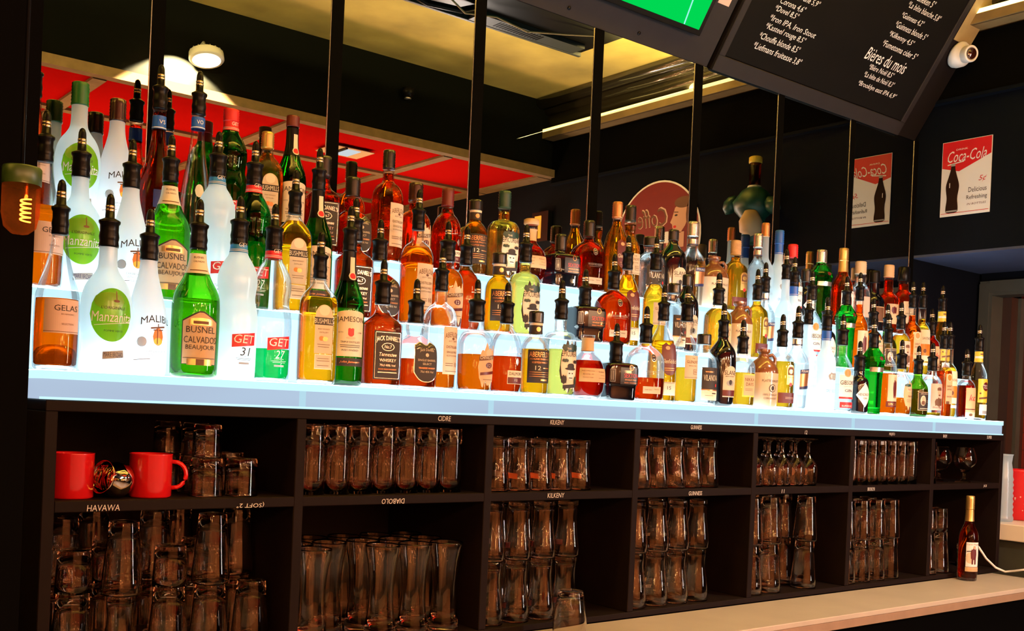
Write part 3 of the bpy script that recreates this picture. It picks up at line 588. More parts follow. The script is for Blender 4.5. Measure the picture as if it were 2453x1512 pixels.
PRO = {}   # meshes by kind
LS = dict(aber=1.22, jdsb=1.2, epi=1.16, aberf=1.06, sext=1.12, chivas=1.14, dalm=1.1, slane=1.08, nikka=1.08, glenf=1.1, vila=1.06, gib=1.05, blan=1.05, hend=1.05, wood=1.08, pacto=1.06, sant=1.1, krak=1.15, sailor=1.1)
WID = dict(manz=1.06, malibu=1.05, busnel=1.04, get31=1.09, get27=1.09, get27g=1.09, jdsb=1.05, chivas=1.03, blan=1.04, sext=1.02, wood=1.03, jd=1.06, tanq=1.08, krak=1.1, captain=1.0, belv=1.05)


def surf(K, rref, off):
    P = K['ps']; n = K['nf']; d = K['d']

    def S(u, z):
        e = n(z); r = rat(P, z) + off
        t = atan(u / rref) if e > 2.9 else u / rref
        dd = 1 + (d - 1) * min(1, max(0, (e - 2) / 2.0))
        R = 1.0 / ((abs(sin(t))) ** e + (abs(cos(t)) / dd) ** e) ** (1 / e)
        return (r * R * sin(t), -r * R * cos(t), z)
    return S


def put_label(b, items, K, rref, base=0.0006):
    lay = 0; L = LS.get(K.get('name'), 1.0) if base < .0008 else 1.0
    zz = [it[2 if it[0] != 'T' else 3] for it in items]; zc = (min(zz) + max(zz)) / 2 if zz else 0
    for it in items:
        if L != 1.0:
            it = list(it); o_ = 0 if it[0] != 'T' else 1
            it[1 + o_] *= L; it[2 + o_] = zc + (it[2 + o_] - zc) * L; it[3 + o_] *= L; it[4 + o_] *= L
        lay += 1; off = base + lay * 0.00013
        S = surf(K, rref, off)
        if it[0] == 'T':
            _, s, u, z, w, h, mat = it[:7]; S = surf(K, rref, off + (w / max(1, len(s))) ** 2 / 8 / rref * 1.25 + .00004); sh = it[7] if len(it) > 7 else 0.0; arc = it[8] if len(it) > 8 else 0.0
            v, f = text_shape(s, sh, 0.0)
            b.add([S(u + a * w, z + c * h - arc * w * (a * a * 4 - .33) * .5) for a, c in v], f, mat)
        else:
            v, f = shape2d(*it[:5]); b.add([S(a, c) for a, c in v], f, it[5])


def pourer_meshes(zn, rn):
    """black free-flow pourer seated over the neck"""
    z = zn - 0.012
    b = MB(); r = max(rn + 0.0012, 0.0145)
    b.lathe([(r, z), (r + .0006, z + .004), (r - .0006, z + .012), (r, z + .014), (r + .0008, z + .020), (r - .0008, z + .030), (r - .0005, z + .042), (r + .0020, z + .046), (r + .0022, z + .050),
             (r - .001, z + .052), (.0088, z + .056), (.0078, z + .085), (.0074, z + .092), (.0052, z + .099), (.0018, z + .102)], 'rubber', 20)
    body = b.mesh('pourer')
    b = MB()
    for dz in (.068, .0745):
        b.lathe([(.00815, z + dz), (.0086, z + dz + .0006), (.0086, z + dz + .0042), (.0081, z + dz + .0048)], 'ring', 16, close=False)
    ring = b.mesh('ring')
    return body, ring


def build_kind(k):
    K = KIND[k]; K['prof'] = [(r * (WID.get(k, 1.06) if r > .021 else 1.0), z) for r, z in K['prof']]; P = chaikin(K['prof'], 2); K['ps'] = P
    ztop = P[-1][1]; nb = K['n']
    zs = max(z for r, z in P if r > P[-1][0] * 1.6) if nb > 2 else 0
    K['nf'] = (lambda z: nb if z < zs * .93 else (2 + (nb - 2) * max(0, (zs * 1.04 - z) / (zs * .11)) if z < zs * 1.04 else 2.0)) if nb > 2 else (lambda z: 2.0)
    M = {}
    b = MB(); g = K['glass']
    if k == 'platte':
        cut = [p for p in P if p[1] <= .108] + [(rat(P, .108), .108)]
        b.lathe(cut, 'stone_cream', 36, close=False)
        b.lathe([(rat(P, .108), .108)] + [p for p in P if p[1] > .108], 'stone_brown', 36, close=False)
        b.lathe([(.001, 0), (P[0][0], 0)], 'stone_cream', 36, close=False)
        hd = MB(); hd.tube([(.012, 0, .160), (.030, 0, .166), (.040, 0, .155), (.040, 0, .135), (.034, 0, .122)], .0055, 'stone_brown', 10)
        M['handle'] = hd.mesh('handle')
    else:
        b.lathe(([] if g in ('frost', 'milk', 'frost_clear') else [(.001, 0.0)]) + P + [(P[-1][0] * .6, ztop)], g, K['seg'], n=K['nf'], d=K['d'], close=False, smooth=K['seg'] != 12)
        if g in ('frost', 'milk', 'frost_clear'): b.lathe([(.001, .0005), (P[0][0], .0005)], 'clear', K['seg'], close=False)
        if g in ('clear', 'olive', 'green', 'deepgreen', 'busgreen') and K['inner']:
            # thick glass foot
            b.lathe([(P[0][0] * .95, .001), (P[0][0] * .98, .006), (.004, .010)], g, K['seg'], n=K['nf'], d=K['d'], close=False)
    M['glass'] = b.mesh('glass')
    if k == 'gelas':
        b = MB(); b.lathe([(.0348, .010), (.0345, .014), (.031, .026), (.024, .040), (.014, .046), (.001, .0475)], 'punt', 32, close=False); M['punt'] = b.mesh('punt')
    if K['labels']:
        zc = [it[2 if it[0] != 'T' else 3] for it in K['labels']]
        rref = rat(P, sum(zc) / len(zc)); b = MB(); put_label(b, K['labels'], K, rref); M['label'] = b.mesh('label')
    if K['neck']:
        mat, z0, z1, items = K['neck']; b = MB()
        zz = [z0 + (z1 - z0) * i / 8 for i in range(9)]
        b.lathe([(rat(P, z) + .0006, z) for z in zz], mat, 24, close=False)
        K2 = dict(K); K2['nf'] = lambda z: 2.0
        put_label(b, items, K2, rat(P, (z0 + z1) / 2), .0009); M['neck_label'] = b.mesh('neck_label')
    M['pourer'], M['ring'] = pourer_meshes(ztop, P[-1][0])
    b = MB(); r = P[-1][0] + .0015; cm = K['cap']; z = ztop - .006; hc = {'get27g': .030, 'jam': .028, 'bush': .040, 'gelas': .03, 'aberf': .030, 'vila': .030, 'slane': .036}.get(k, .050)
    if K['capstyle'] == 'stopper':
        b.lathe([(r, z + .012), (r + .002, z + .014), (r + .002, z + .026), (r - .003, z + .029)], 'kraft', 20)
    elif K['capstyle'] == 'tall':
        b.lathe([(r, z), (r + .002, z + .003), (r + .001, z + .055), (r - .004, z + .060)], cm, 20)
    else:
        pr = [(r, z)]
        for i in range(6): pr += [(r + .0007, z + hc * (.08 + i * .14)), (r - .0006, z + hc * (.15 + i * .14))]
        pr += [(r, z + hc * .95), (r - .003, z + hc)]
        b.lathe(pr, cm, 24)
    M['cap'] = b.mesh('cap')
    PRO[k] = M


def liquid_mesh(k, frac):
    K = KIND[k]; P = K['ps']; zt = frac * P[-1][1]
    prof = [(max(.002, r - .0022), max(z, .009)) for r, z in P if z < zt]
    prof = [prof[0]] + [p for i, p in enumerate(prof[1:]) if p[1] > prof[i][1] + 1e-5] + [(max(.002, rat(P, zt) - .0022), zt)]
    b = MB(); b.lathe(prof, K['liq'], K['seg'], n=K['nf'], d=K['d'], close=True, smooth=True)
    return b.mesh('liquid')


_LQ = {}
TIER = {1: (.050, 1.5003, 'on the lowest glowing tier'), 2: (.205, 1.6603, 'on the middle glowing tier'), 3: (.385, 1.8303, 'on the top glowing tier')}


def bottle(k, tier, x, level=None, top='pourer', dy=0.0, rz=None, scale=1.0, label=None, loc=None, s_x=1.0):
    if k not in PRO: build_kind(k)
    K = KIND[k]; M = PRO[k]
    y, z, where = TIER.get(tier, (0, 0, ''))
    if loc is None: loc = (x, y + dy, z)
    view = atan2(loc[0], loc[1] + 2.0)
    if rz is None: rz = -view * 0.30 + random.uniform(-.12, .12)
    o = empty(K['obj'], label or (K['desc'] + ' ' + where), 'bottle', loc, rz)
    o.scale = (scale * s_x, scale, scale)
    link('glass', M['glass'], o)
    if level and K['liq']:
        key = (k, level)
        if key not in _LQ: _LQ[key] = liquid_mesh(k, level)
        link('liquid', _LQ[key], o)
    if 'label' in M: link('label', M['label'], o)
    if 'neck_label' in M: link('neck_label', M['neck_label'], o)
    if 'punt' in M and tier == 1: link('punt', M['punt'], o)
    if 'handle' in M: link('handle', M['handle'], o)
    if top == 'pourer':
        p = link('pourer', M['pourer'], o, rz=random.uniform(-.5, .5)); link('ring', M['ring'], p)
    elif top == 'cap': link('cap', M['cap'], o)
    return o


# ------------------------------------------------------------------ the setting
def struct(o): return tag(o, kind='structure')


YM = 0.462
struct(box_obj('floor', -4.2, 6.2, -7.2, 0.6, -0.05, 0.0, 'floor'))
struct(box_obj('wall_back', -4.2, 6.0, YM + .012, YM + .12, 0.0, 3.32, 'wall_dark'))
struct(box_obj('wall_left', -4.3, -4.2, -7.2, .58, 0.0, 3.32, 'room_dark'))
struct(box_obj('wall_front', -4.2, 4.13, -5.3, -5.2, 0.0, 2.9, 'wall_warm'))
# upper part of the right wall, its underside over the niche
b = MB(); b.box(4.1275, 4.9, -7.2, YM + .012, 2.19, 3.32, 'wall_dark'); struct(b.build('wall_right'))
b = MB(); b.box(4.1275, 4.9, -7.2, YM + .011, 2.180, 2.19, 'wall_navy'); struct(b.build('trim_1'))
b = MB()
b.box(4.712, 4.80, -3.0, -0.62, 0.0, 2.18, 'wall_dark'); b.box(4.712, 4.80, -0.62, .462, 2.145, 2.18, 'wall_dark'); struct(b.build('wall_niche'))
b = MB(); b.box(4.70, 4.80, .402, .4615, 0, 2.142, 'door_trim'); b.box(4.70, 4.80, -.62, .402, 2.075, 2.142, 'door_trim'); b.box(4.70, 4.80, -.68, -.62, 0, 2.142, 'door_trim')
b.box(4.695, 4.70, .415, .4615, 0, 2.13, 'door_trim'); b.box(4.695, 4.70, -.62, .415, 2.09, 2.142, 'door_trim')
struct(b.build('trim_2'))
b = MB(); b.box(4.80, 4.96, .36, .402, 0, 2.075, 'door_dark'); b.box(4.86, 4.90, .345, .36, 0, 2.075, 'door_trim'); struct(b.build('door_1'))
b = MB(); b.box(5.10, 5.2, -2.0, .462, 0, 2.6, 'brick'); struct(b.build('wall_passage'))
# dark picture rail and frieze on the right wall, glossy cornice and LED ledge
b = MB(); b.box(4.105, 4.1275, -1.9, YM, 2.815, 3.07, 'room_dark'); b.box(4.095, 4.1275, -1.9, YM, 2.808, 2.822, 'wall_dark'); struct(b.build('trim_3'))
b = MB(); b.box(4.03, 4.1275, -1.9, YM, 3.075, 3.105, 'ledge'); b.box(4.02, 4.035, -1.9, YM, 3.075, 3.112, 'ledge')
struct(b.build('trim_4'))
b = MB()
for cx, cz, r in ((4.10, 3.20, .045), (4.06, 3.25, .035), (4.00, 3.285, .04)):
    b.tube([(cx, -1.9, cz), (cx, YM, cz)], r, 'gloss_moulding', 20)
struct(b.build('trim_5'))
b = MB(); b.box(4.021, 4.034, -1.9, YM, 3.1125, 3.130, 'led_yellow')
tag(b.build('led_strip'), 'yellow light strip on the ledge of the right wall', 'light strip')
b = MB(); b.box(-3.5, 3.95, .20, .215, 3.165, 3.175, 'led_yellow')
tag(b.build('led_strip'), 'yellow light strip along the top of the slanted board', 'light strip')
# ceilings
struct(box_obj('ceiling', -4.2, 4.9, -1.90, YM + .1, 3.30, 3.34, 'stucco'))
struct(box_obj('trim_6', -4.2, 4.1275, -1.95, -1.90, 2.90, 3.34, 'bulkhead'))
b = MB(); b.box(-4.2, 4.1275, -5.3, -1.90, 2.862, 2.90, 'red_ceiling'); struct(b.build('ceiling_low'))
b = MB()
b.box(-4.2, 4.1275, -1.93, -1.872, 2.855, 2.900, 'trim_beige')
b.box(4.02, 4.127, -5.2, -1.93, 2.852, 2.862, 'trim_beige')
for x in (-2.3, -1.35, -.4, .52, 1.47, 2.42, 3.37): b.box(x - .03, x + .03, -5.2, -1.93, 2.850, 2.862, 'trim_beige')
for yy in (-2.60, -3.4, -4.3): b.box(-4.2, 4.12, yy - .03, yy + .03, 2.848, 2.862, 'trim_beige')
struct(b.build('trim_7'))
# black pillar in front at the left
b = MB(); b.box(-.6, .378, -.50, -.40, 0, 3.3, 'room_dark'); struct(b.build('pillar'))

# mirror panels between black strips
strips = [(.8557, .8889), (1.3215, 1.3581), (1.7821, 1.8208), (2.2465, 2.2866), (2.7161, 2.7560), (3.1747, 3.209), (3.6349, 3.668)]
edges = [(-.6, .8557)] + [(strips[i][1], strips[i + 1][0]) for i in range(6)] + [(strips[6][1], 4.098)]
where = ['behind the frosted bottles at the pillar', 'between the first and second black strips', 'between the second and third black strips', 'between the third and fourth black strips',
         'between the fourth and fifth black strips', 'between the fifth and sixth black strips', 'between the sixth and last black strips', 'beside the right wall corner']
for i, (a, c) in enumerate(edges):
    o = empty('mirror_panel', 'tall dark tinted mirror panel ' + where[i], 'mirror', ((a + c) / 2, YM, 1.84), group='mirror panels behind the bottles')
    b = MB(); w = (c - a) / 2
    b.box(-w, w, 0, .008, 0, .832, 'mirror'); b.build('glass', o)
    b = MB(); b.box(w - .0008, w + .0014, -.0015, .008, 0, .832, 'silver')
    b.build('edge', o)
b = MB()
for a, c in strips: b.box(a + .0016, c - .0008, YM - .004, YM + .010, 1.84, 2.672, 'room_dark')
b.box(4.0995, 4.1275, YM - .004, YM + .010, 1.5, 2.672, 'room_dark')
struct(b.build('trim_8'))

# ------------------------------------------------------------------ glowing tiers
def tier_box(y0, z0, z1, xa, xb, front, name, label, seams):
    o = empty('light_box', label, 'light box', (xa, y0, z0)); h = z1 - z0; w = xb - xa; dp = .4605 - y0; t = .0165
    b = MB(); b.box(0.004, w - .004, .004, .006, 0, h - t, front); b.box(.004, .006, .006, dp, 0, h - t, front); b.box(w - .008, w - .006, .006, dp, 0, h - t, front); b.build('front_panel', o)
    b = MB(); b.box(0, w, 0, dp, h - t, h - .0015, 'box_sheet'); s = b.build('edge_band', o); bevel(s, .002)
    b = MB(); b.box(.001, w - .001, .001, dp, h - .0015, h, 'box_top'); b.build('top_sheet', o)
    b = MB(); b.box(0, w, 0.0, .004, 0, .0045, 'box_sheet')
    for sx in seams: b.box(sx - xa - .007, sx - xa + .007, .001, .004, 0, h - t, 'box_seam')
    b.build('seam', o)
    return o


tier_box(0.0, 1.4465, 1.5, .5244, 4.0475, 'box_front', 'l', 'long glowing white shelf box carrying the front row of bottles', [.546 + .5 * i for i in range(1, 7)])
tier_box(.150, 1.5005, 1.66, .5244, 4.0475, 'box_riser', 'm', 'glowing middle step of the back bar behind the front bottles', [])
tier_box(.325, 1.6605, 1.83, .5244, 4.0475, 'box_riser', 't', 'glowing top step of the back bar just below the mirrors', [])

# ------------------------------------------------------------------ bottles
T1 = [('gelas', .561, .50), ('manz', .650, 0), ('malibu', .736, 0), ('busnel', .826, .58), ('get31', .918, 0), ('get27', 1.006, .24), ('bush', 1.100, .78), ('jam', 1.180, .55), ('jd', 1.261, .84),
      ('jdsb', 1.352, .42), ('aber', 1.440, .18), ('chivas', 1.527, .50), ('dalm', 1.620, .50), ('aberf', 1.715, .62), ('epi', 1.798, .58), ('blan', 1.895, .60), ('sext', 2.000, 0), ('wood', 2.112, .38),
      ('glenf', 2.206, .72), ('glenl', 2.275, .42), ('vila', 2.353, .05), ('slane', 2.436, 0), ('nikka', 2.527, .60), ('platte', 2.628, 0), ('cuervo', 2.717, .72), ('polia', 2.794, .2), ('belv', 2.874, 0), ('goose', 2.947, 0),
      ('gib', 3.037, .4), ('hend', 3.140, 0), ('tanq', 3.218, .10), ('sailor', 3.306, .55), ('pacto', 3.396, .36), ('dipl', 3.506, .6), ('papa', 3.600, .1), ('sjames', 3.690, .65), ('sant', 3.768, .7), ('krak', 3.845, .72), ('hav', 3.930, .55)]
BACK1 = {'aber': .028, 'glenf': .02, 'sant': .03, 'sjames': .01, 'hav': -.005, 'belv': .02}
TOP1 = {'aberf': None, 'blan': None, 'platte': 'cap0', 'sjames': 'pourer'}
def radius(k): return max(r for r, z in KIND[k]['prof']) * WID.get(k, 1.06) * (1.0 if KIND[k]['n'] == 2 else 1.04)
FLAT = ('slane', 'platte', 'cuervo', 'nikka', 'vila', 'polia', 'tanq', 'captain', 'wood', 'gib', 'glenf', 'darkb', 'amberb', 'clearb', 'tallb', 'epi', 'aber', 'glenl')
def broaden(xs, cap_):
    """flat flask-like bottles stand broadside and fill their place in the row"""
    out_ = []
    for i, it in enumerate(xs):
        if it[0] not in FLAT: out_.append(1.0); continue
        gaps = []
        for j in (i - 1, i + 1):
            if 0 <= j < len(xs):
                rj = radius(xs[j][0]); ri = radius(it[0]); d_ = abs(xs[j][1] - it[1])
                gaps.append(d_ / 2 if xs[j][0] in FLAT and False else d_ - rj)
        out_.append(max(1.0, min(cap_, min(gaps) * .97 / radius(it[0]))))
    return out_


def stagger(xs, sign, cap_):
    """neighbours that would touch stand a little behind one another, as on the real shelf"""
    ys = [0.0] * len(xs)
    for i in range(1, len(xs)):
        need = radius(xs[i - 1][0]) + radius(xs[i][0]) + .001; dx = xs[i][1] - xs[i - 1][1]
        if dx < need:
            g = min(cap_, sqrt(need * need - dx * dx))
            ys[i] = 0.0 if ys[i - 1] > g * .7 else min(cap_, ys[i - 1] + g)
    return [sign * y for y in ys]


for (k, x, lv), sy_, wx in zip(T1, stagger(T1, 1, .038), broaden(T1, 1.12)):
    top = 'pourer'
    if k == 'aberf': top = 'cap'
    if k in ('blan', 'platte'): top = None
    if k == 'vila': top = 'cap'
    bottle(k, 1, x, lv or None, top, max(sy_, BACK1.get(k, 0.0)), s_x=wx)
T2 = [('gelas', .570), ('manz', .650), ('malibu', .740), ('busnel', .830), ('get31', .925), ('get27g', 1.018), ('bush', 1.112), ('jam', 1.190), ('jd', 1.272), ('jdsb', 1.361), ('aber', 1.450), ('chivas', 1.542), ('dalm', 1.627), ('aberf', 1.710), ('epi', 1.798), ('sext', 2.020), ('wood', 2.130),
      ('glenf', 2.222), ('glenl', 2.300), ('vila', 2.384), ('slane', 2.466), ('nikka', 2.590), ('platte', 2.692), ('cuervo', 2.780), ('polia', 2.853), ('belv', 2.927), ('goose', 2.997), ('gib', 3.074), ('hend', 3.167),
      ('tanq', 3.279), ('sailor', 3.360), ('pacto', 3.452), ('dipl', 3.545), ('papa', 3.637), ('sjames', 3.712), ('sant', 3.782), ('krak', 3.855), ('hav', 3.930)]
LV2 = {'gelas': .62, 'busnel': .82, 'get27g': .52, 'bush': .88, 'jam': .75, 'jd': .9, 'jdsb': .74, 'aber': .78, 'chivas': .82, 'dalm': .85, 'aberf': .85, 'epi': .93, 'wood': .9, 'glenf': .88, 'glenl': .78, 'vila': .8, 'nikka': .86, 'cuervo': .92, 'polia': .7,
       'gib': .8, 'tanq': .85, 'sailor': .9, 'pacto': .85, 'dipl': .85, 'papa': .8, 'sjames': .85, 'sant': .8, 'krak': .9, 'hav': .9}
for (k, x), sy_, wx in zip(T2, stagger(T2, 1, .040), broaden(T2, 1.28)):
    bottle(k, 2, x, LV2.get(k), 'cap' if k in ('aberf', 'vila', 'slane') else (None if k == 'platte' else 'pourer'), sy_, s_x=wx)
T3 = [('gelas', .590, 'pourer'), ('manz', .677, 'cap'), ('malibu', .764, 'cap'), ('cognac', .857, 'pourer'), ('flute', .940, 'pourer'), ('get27g', 1.028, 'cap'), ('bush', 1.114, 'cap'), ('jam', 1.188, 'cap'), ('jd', 1.268, 'cap'), ('jdsb', 1.364, 'cap'), ('aber', 1.456, 'cap'),
      ('chivas', 1.556, 'cap'), ('dalm', 1.661, 'cap'), ('aberf', 1.757, 'cap'), ('epi', 1.859, 'cap'), ('blan', 1.961, 'cap'), ('sext', 2.078, 'cap'), ('wood', 2.190, 'cap'), ('glenf', 2.287, 'cap'), ('glenl', 2.364, 'cap'), ('vila', 2.462, 'cap'), ('slane', 2.565, 'cap'),
      ('polia', 2.660, 'cap'), ('platte', 2.770, None), ('cuervo', 2.880, 'cap'), ('belv', 3.038, 'cap'), ('goose', 3.118, 'cap'), ('gib', 3.199, 'cap'), ('hend', 3.285, 'cap'), ('tanq', 3.376, 'cap'), ('captain', 3.516, 'cap'), ('clearb', 3.632, 'cap'), ('darkb', 3.730, 'cap'), ('amberb', 3.830, 'cap'), ('tallb', 3.940, 'cap')]
for (k, x, top), sy_, wx in zip(T3, stagger(T3, -1, .020), broaden(T3, 1.28)):
    bottle(k, 3, x, .93 if k not in ('flute', 'polia') else None, top, sy_, s_x=wx)
bottle('polia', 3, 2.968, .9, 'cap', dy=-.025, label='second clear vodka bottle on the top tier, between the tequila and the tall frosted bottle')
bottle('captain', 0, 0, .80, 'cap', loc=(3.715, -.055, .9175), rz=-.75, label='spiced rum bottle with gold cap standing alone on the beige counter')

# ------------------------------------------------------------------ cabinet under the glowing shelf
X0 = .546; CW = .011
cab = empty('glass_cabinet', 'black open shelving cabinet with fourteen compartments full of glasses', 'cabinet', (X0 - CW, 0, .25))
def cpart(name, x0, x1, y0, y1, z0, z1, mat='cabinet', lab=None):
    b = MB(); b.box(x0 - (X0 - CW), x1 - (X0 - CW), y0, y1, z0 - .25, z1 - .25, mat); o = b.build(name, cab); bevel(o, .0015, 1)
    return o
cpart('top_panel', X0 - CW, X0 + 3.5 + CW, 0, .455, 1.4253, 1.4455)
cpart('shelf', X0 + CW, X0 + 3.5 - CW, .001, .42, 1.241, 1.262)
cpart('bottom_panel', X0 - CW, X0 + 3.5 + CW, -.002, .42, .9185, .934)
cpart('back_panel', X0 - CW, X0 + 3.5 + CW, .42, .435, .25, 1.425)
for i in range(8): cpart('divider', X0 + .5 * i - CW, X0 + .5 * i + CW, 0, .42, .934, 1.4253)
b = MB(); b.box(0, 3.5 + 2 * CW, .10, .42, 0, .668, 'cabinet'); b.build('plinth', cab)

def chalk(s, x, z, w, h, flip=False, shear=.1):
    v, f = text_shape(s, shear, 0.0); b = MB(); k = -1 if flip else 1
    b.add([(x - (X0 - CW) + k * a * w, -.0015, z - .25 + k * c * h) for a, c in v], f, 'chalk'); b.build('chalk_lettering', cab)
for s, px, py, w, fl in [('CIDRE', 1065, 1003, .036, 0), ('KILKENY', 1335, 1012, .046, 0), ('GUINNESS', 1668, 1024, .046, 0), ('12', 1931, 1036, .012, 0), ('MOJITO', 2137, 1041, .034, 0), ('RHUM', 2264, 1045, .026, 0), ('SUPER', 2370, 1048, .036, 0),
                         ('HAVAWA', 248, 1217, .060, 0), ('(SOFT 2°', 600, 1210, .060, 1), ('DIABOLO', 942, 1201, .060, 1), ('KILKENY', 1332, 1187, .056, 0), ('GUINNESS', 1666, 1182, .056, 0), ('11', 1876, 1177, .014, 0), ('BROOKLYN', 2087, 1172, .042, 0), ('JACK', 2360, 1165, .026, 0)]:
    q = at(px, py, -.0015); chalk(s, q.x, q.z, w, .0115, bool(fl))

# counter ledge in front of the cabinet
o = empty('counter', 'beige laminate counter ledge running in front of the black cabinet', 'counter', (0.2, -.25, .25))
b = MB(); b.box(0, 3.80, 0, .247, .652, .667, 'counter'); s = b.build('worktop', o); bevel(s, .002)
b = MB(); b.box(0, 3.80, .0, .006, .628, .652, 'counter_edge'); b.build('edge_strip', o)
b = MB(); b.box(0.02, 3.78, .03, .24, 0, .628, 'room_dark'); b.build('base', o)

# ------------------------------------------------------------------ drinking glasses
def wall_profile(outer, t=.0022, foot=.012):
    inner = [(max(.002, r - t), z) for r, z in outer if z > foot]
    return outer, [(inner[0][0] * .55, foot)] + inner

GL = {}
def glass_kind(name, outer, t=.0022, foot=.010, mat='tumbler', seg=24, print_=None, flutes=0):
    P = chaikin(outer, 1); o_, i_ = wall_profile(P, t, foot)
    prof = [(.001, 0)] + o_ + i_[::-1] + [(.001, foot)]
    b = MB(); b.lathe(prof, mat, seg, close=False)
    GL[name] = dict(mesh=b.mesh('glass_wall'), h=P[-1][1], r=max(r for r, z in P))
    if print_:
        b = MB(); K = dict(ps=P, nf=lambda z: 2.0, d=1.0); put_label(b, print_, K, P[0][0] + .004, .0005); GL[name]['print'] = b.mesh('print')

glass_kind('highball', [(.026, 0), (.027, .01), (.029, .150)], foot=.014)
glass_kind('slim', [(.026, 0), (.0275, .012), (.0275, .02), (.029, .150)], foot=.018)
glass_kind('halfpint', [(.026, 0), (.0265, .02), (.025, .045), (.030, .085), (.0335, .105), (.032, .130)], foot=.010, print_=[('W', .0, .095, .040, .014, 'orangep'), ('W', .0, .095, .038, .012, 'darkred'), ('T', 'Kilkenny', .0, .095, .034, .008, 'orangep', .1)])
glass_kind('tulip_half', [(.026, 0), (.0265, .02), (.024, .05), (.032, .095), (.0345, .115), (.031, .140)], foot=.010)
glass_kind('pint_k', [(.030, 0), (.0305, .02), (.028, .06), (.036, .115), (.040, .140), (.038, .165)], foot=.012, print_=[('W', .0, .128, .046, .016, 'darkred'), ('T', 'Kilkenny', .0, .128, .040, .009, 'orangep', .1)])
glass_kind('pint_g', [(.029, 0), (.030, .02), (.0285, .045), (.038, .105), (.0415, .135), (.0385, .160)], foot=.012, print_=[('T', 'GUINNESS', .0, .112, .044, .009, 'cream'), ('O', .0, .090, .008, .014, 'goldfoil')])
glass_kind('pint_plain', [(.029, 0), (.030, .01), (.0395, .120), (.041, .128), (.0405, .15)], foot=.012)
glass_kind('pint_b', [(.029, 0), (.030, .01), (.038, .120), (.039, .14)], foot=.012, print_=[('O', .0, .09, .034, .036, 'cream'), ('O', .0, .09, .029, .031, 'greencap'), ('T', 'B', .0, .09, .014, .020, 'cream', .3)])
glass_kind('tall_curved', [(.036, 0), (.037, .012), (.030, .06), (.028, .10), (.032, .16), (.040, .195), (.040, .21)], foot=.014)
glass_kind('tumbler_short', [(.031, 0), (.032, .01), (.036, .085)], foot=.012, t=.003)
glass_kind('tumbler_cut', [(.030, 0), (.033, .008), (.034, .070), (.035, .078)], foot=.014, t=.0035, seg=12)
glass_kind('stem_tulip', [(.030, 0), (.030, .002), (.006, .010), (.0045, .03), (.0045, .045), (.014, .058), (.030, .085), (.033, .105), (.028, .150)], foot=.056, t=.0015, print_=[('O', .004, .108, .030, .026, 'pinkish'), ('T', 'S', .004, .108, .012, .016, 'darkred')])
glass_kind('snifter', [(.032, 0), (.032, .002), (.006, .010), (.0045, .022), (.0045, .034), (.022, .046), (.042, .072), (.044, .092), (.034, .125), (.031, .132)], foot=.042, t=.0015)


def glass(k, x, y, z, label, group, up=False, name='beer_glass', rz=None, s=1.0, cat='glass'):
    G = GL[k]; h = G['h'] * s
    o = empty(name, label, cat, (x, y, z if up else z + h), 0, group)
    o.rotation_euler = (0 if up else pi, 0, random.uniform(-.5, .5) if rz is None else rz); o.scale = (s, s, s)
    link('glass_wall', G['mesh'], o)
    if 'print' in G: link('print', G['print'], o)
    return o


ZU, ZL = 1.2625, .9345
def rows(k, comp, z, n, nr, label, group, name='beer_glass', up=False, y0=.045, gap=.003, x_in=.014, s=1.0, dyy=None, skip=(), stack=0, jit=.002):
    G = GL[k]; st = 2 * G['r'] * s + gap; xl = X0 + .5 * comp + CW + x_in + G['r'] * s
    for j in range(nr):
        for i in range(n):
            if (i, j) in skip: continue
            x = xl + i * st + random.uniform(-jit, jit) * .5; y = y0 + j * (dyy or st)
            if x + G['r'] * s > X0 + .5 * (comp + 1) - CW - .002: continue
            glass(k, x, y, z, label, group, up, name, s=s)


C = ['first', 'second', 'third', 'fourth', 'fifth', 'sixth', 'last']
# upper row
rows('highball', 1, ZU, 7, 3, 'tall plain highball glass in the upper compartment under the chalk word cidre', 'highballs in the cidre compartment', 'highball_glass', y0=.05)
rows('halfpint', 2, ZU, 5, 3, 'upturned curved half-pint glass in the upper compartment chalked kilkeny', 'upturned half pints, upper kilkeny compartment')
rows('tulip_half', 3, ZU, 5, 3, 'upturned tulip beer glass in the upper compartment above the chalked guinness row', 'upturned tulip glasses, upper guinness compartment')
rows('stem_tulip', 4, ZU, 5, 2, 'upturned stemmed tulip glass with a round badge in the upper row', 'upturned stemmed tulip glasses', 'stemmed_glass', x_in=.012)
rows('slim', 5, ZU, 7, 3, 'slim straight highball glass in the upper row, next to the snifters', 'slim highballs beside the snifters', 'highball_glass')
rows('slim', 6, ZU, 1, 2, 'slim highball glass against the divider left of the snifters', 'slim highballs in the last upper compartment', 'highball_glass', x_in=.006)
glass('snifter', 3.770, .10, ZU, 'balloon snifter standing behind and left of the front snifter', None, True, 'snifter_glass')
glass('snifter', 3.880, .060, ZU, 'large balloon snifter standing alone in the last upper compartment', None, True, 'snifter_glass')
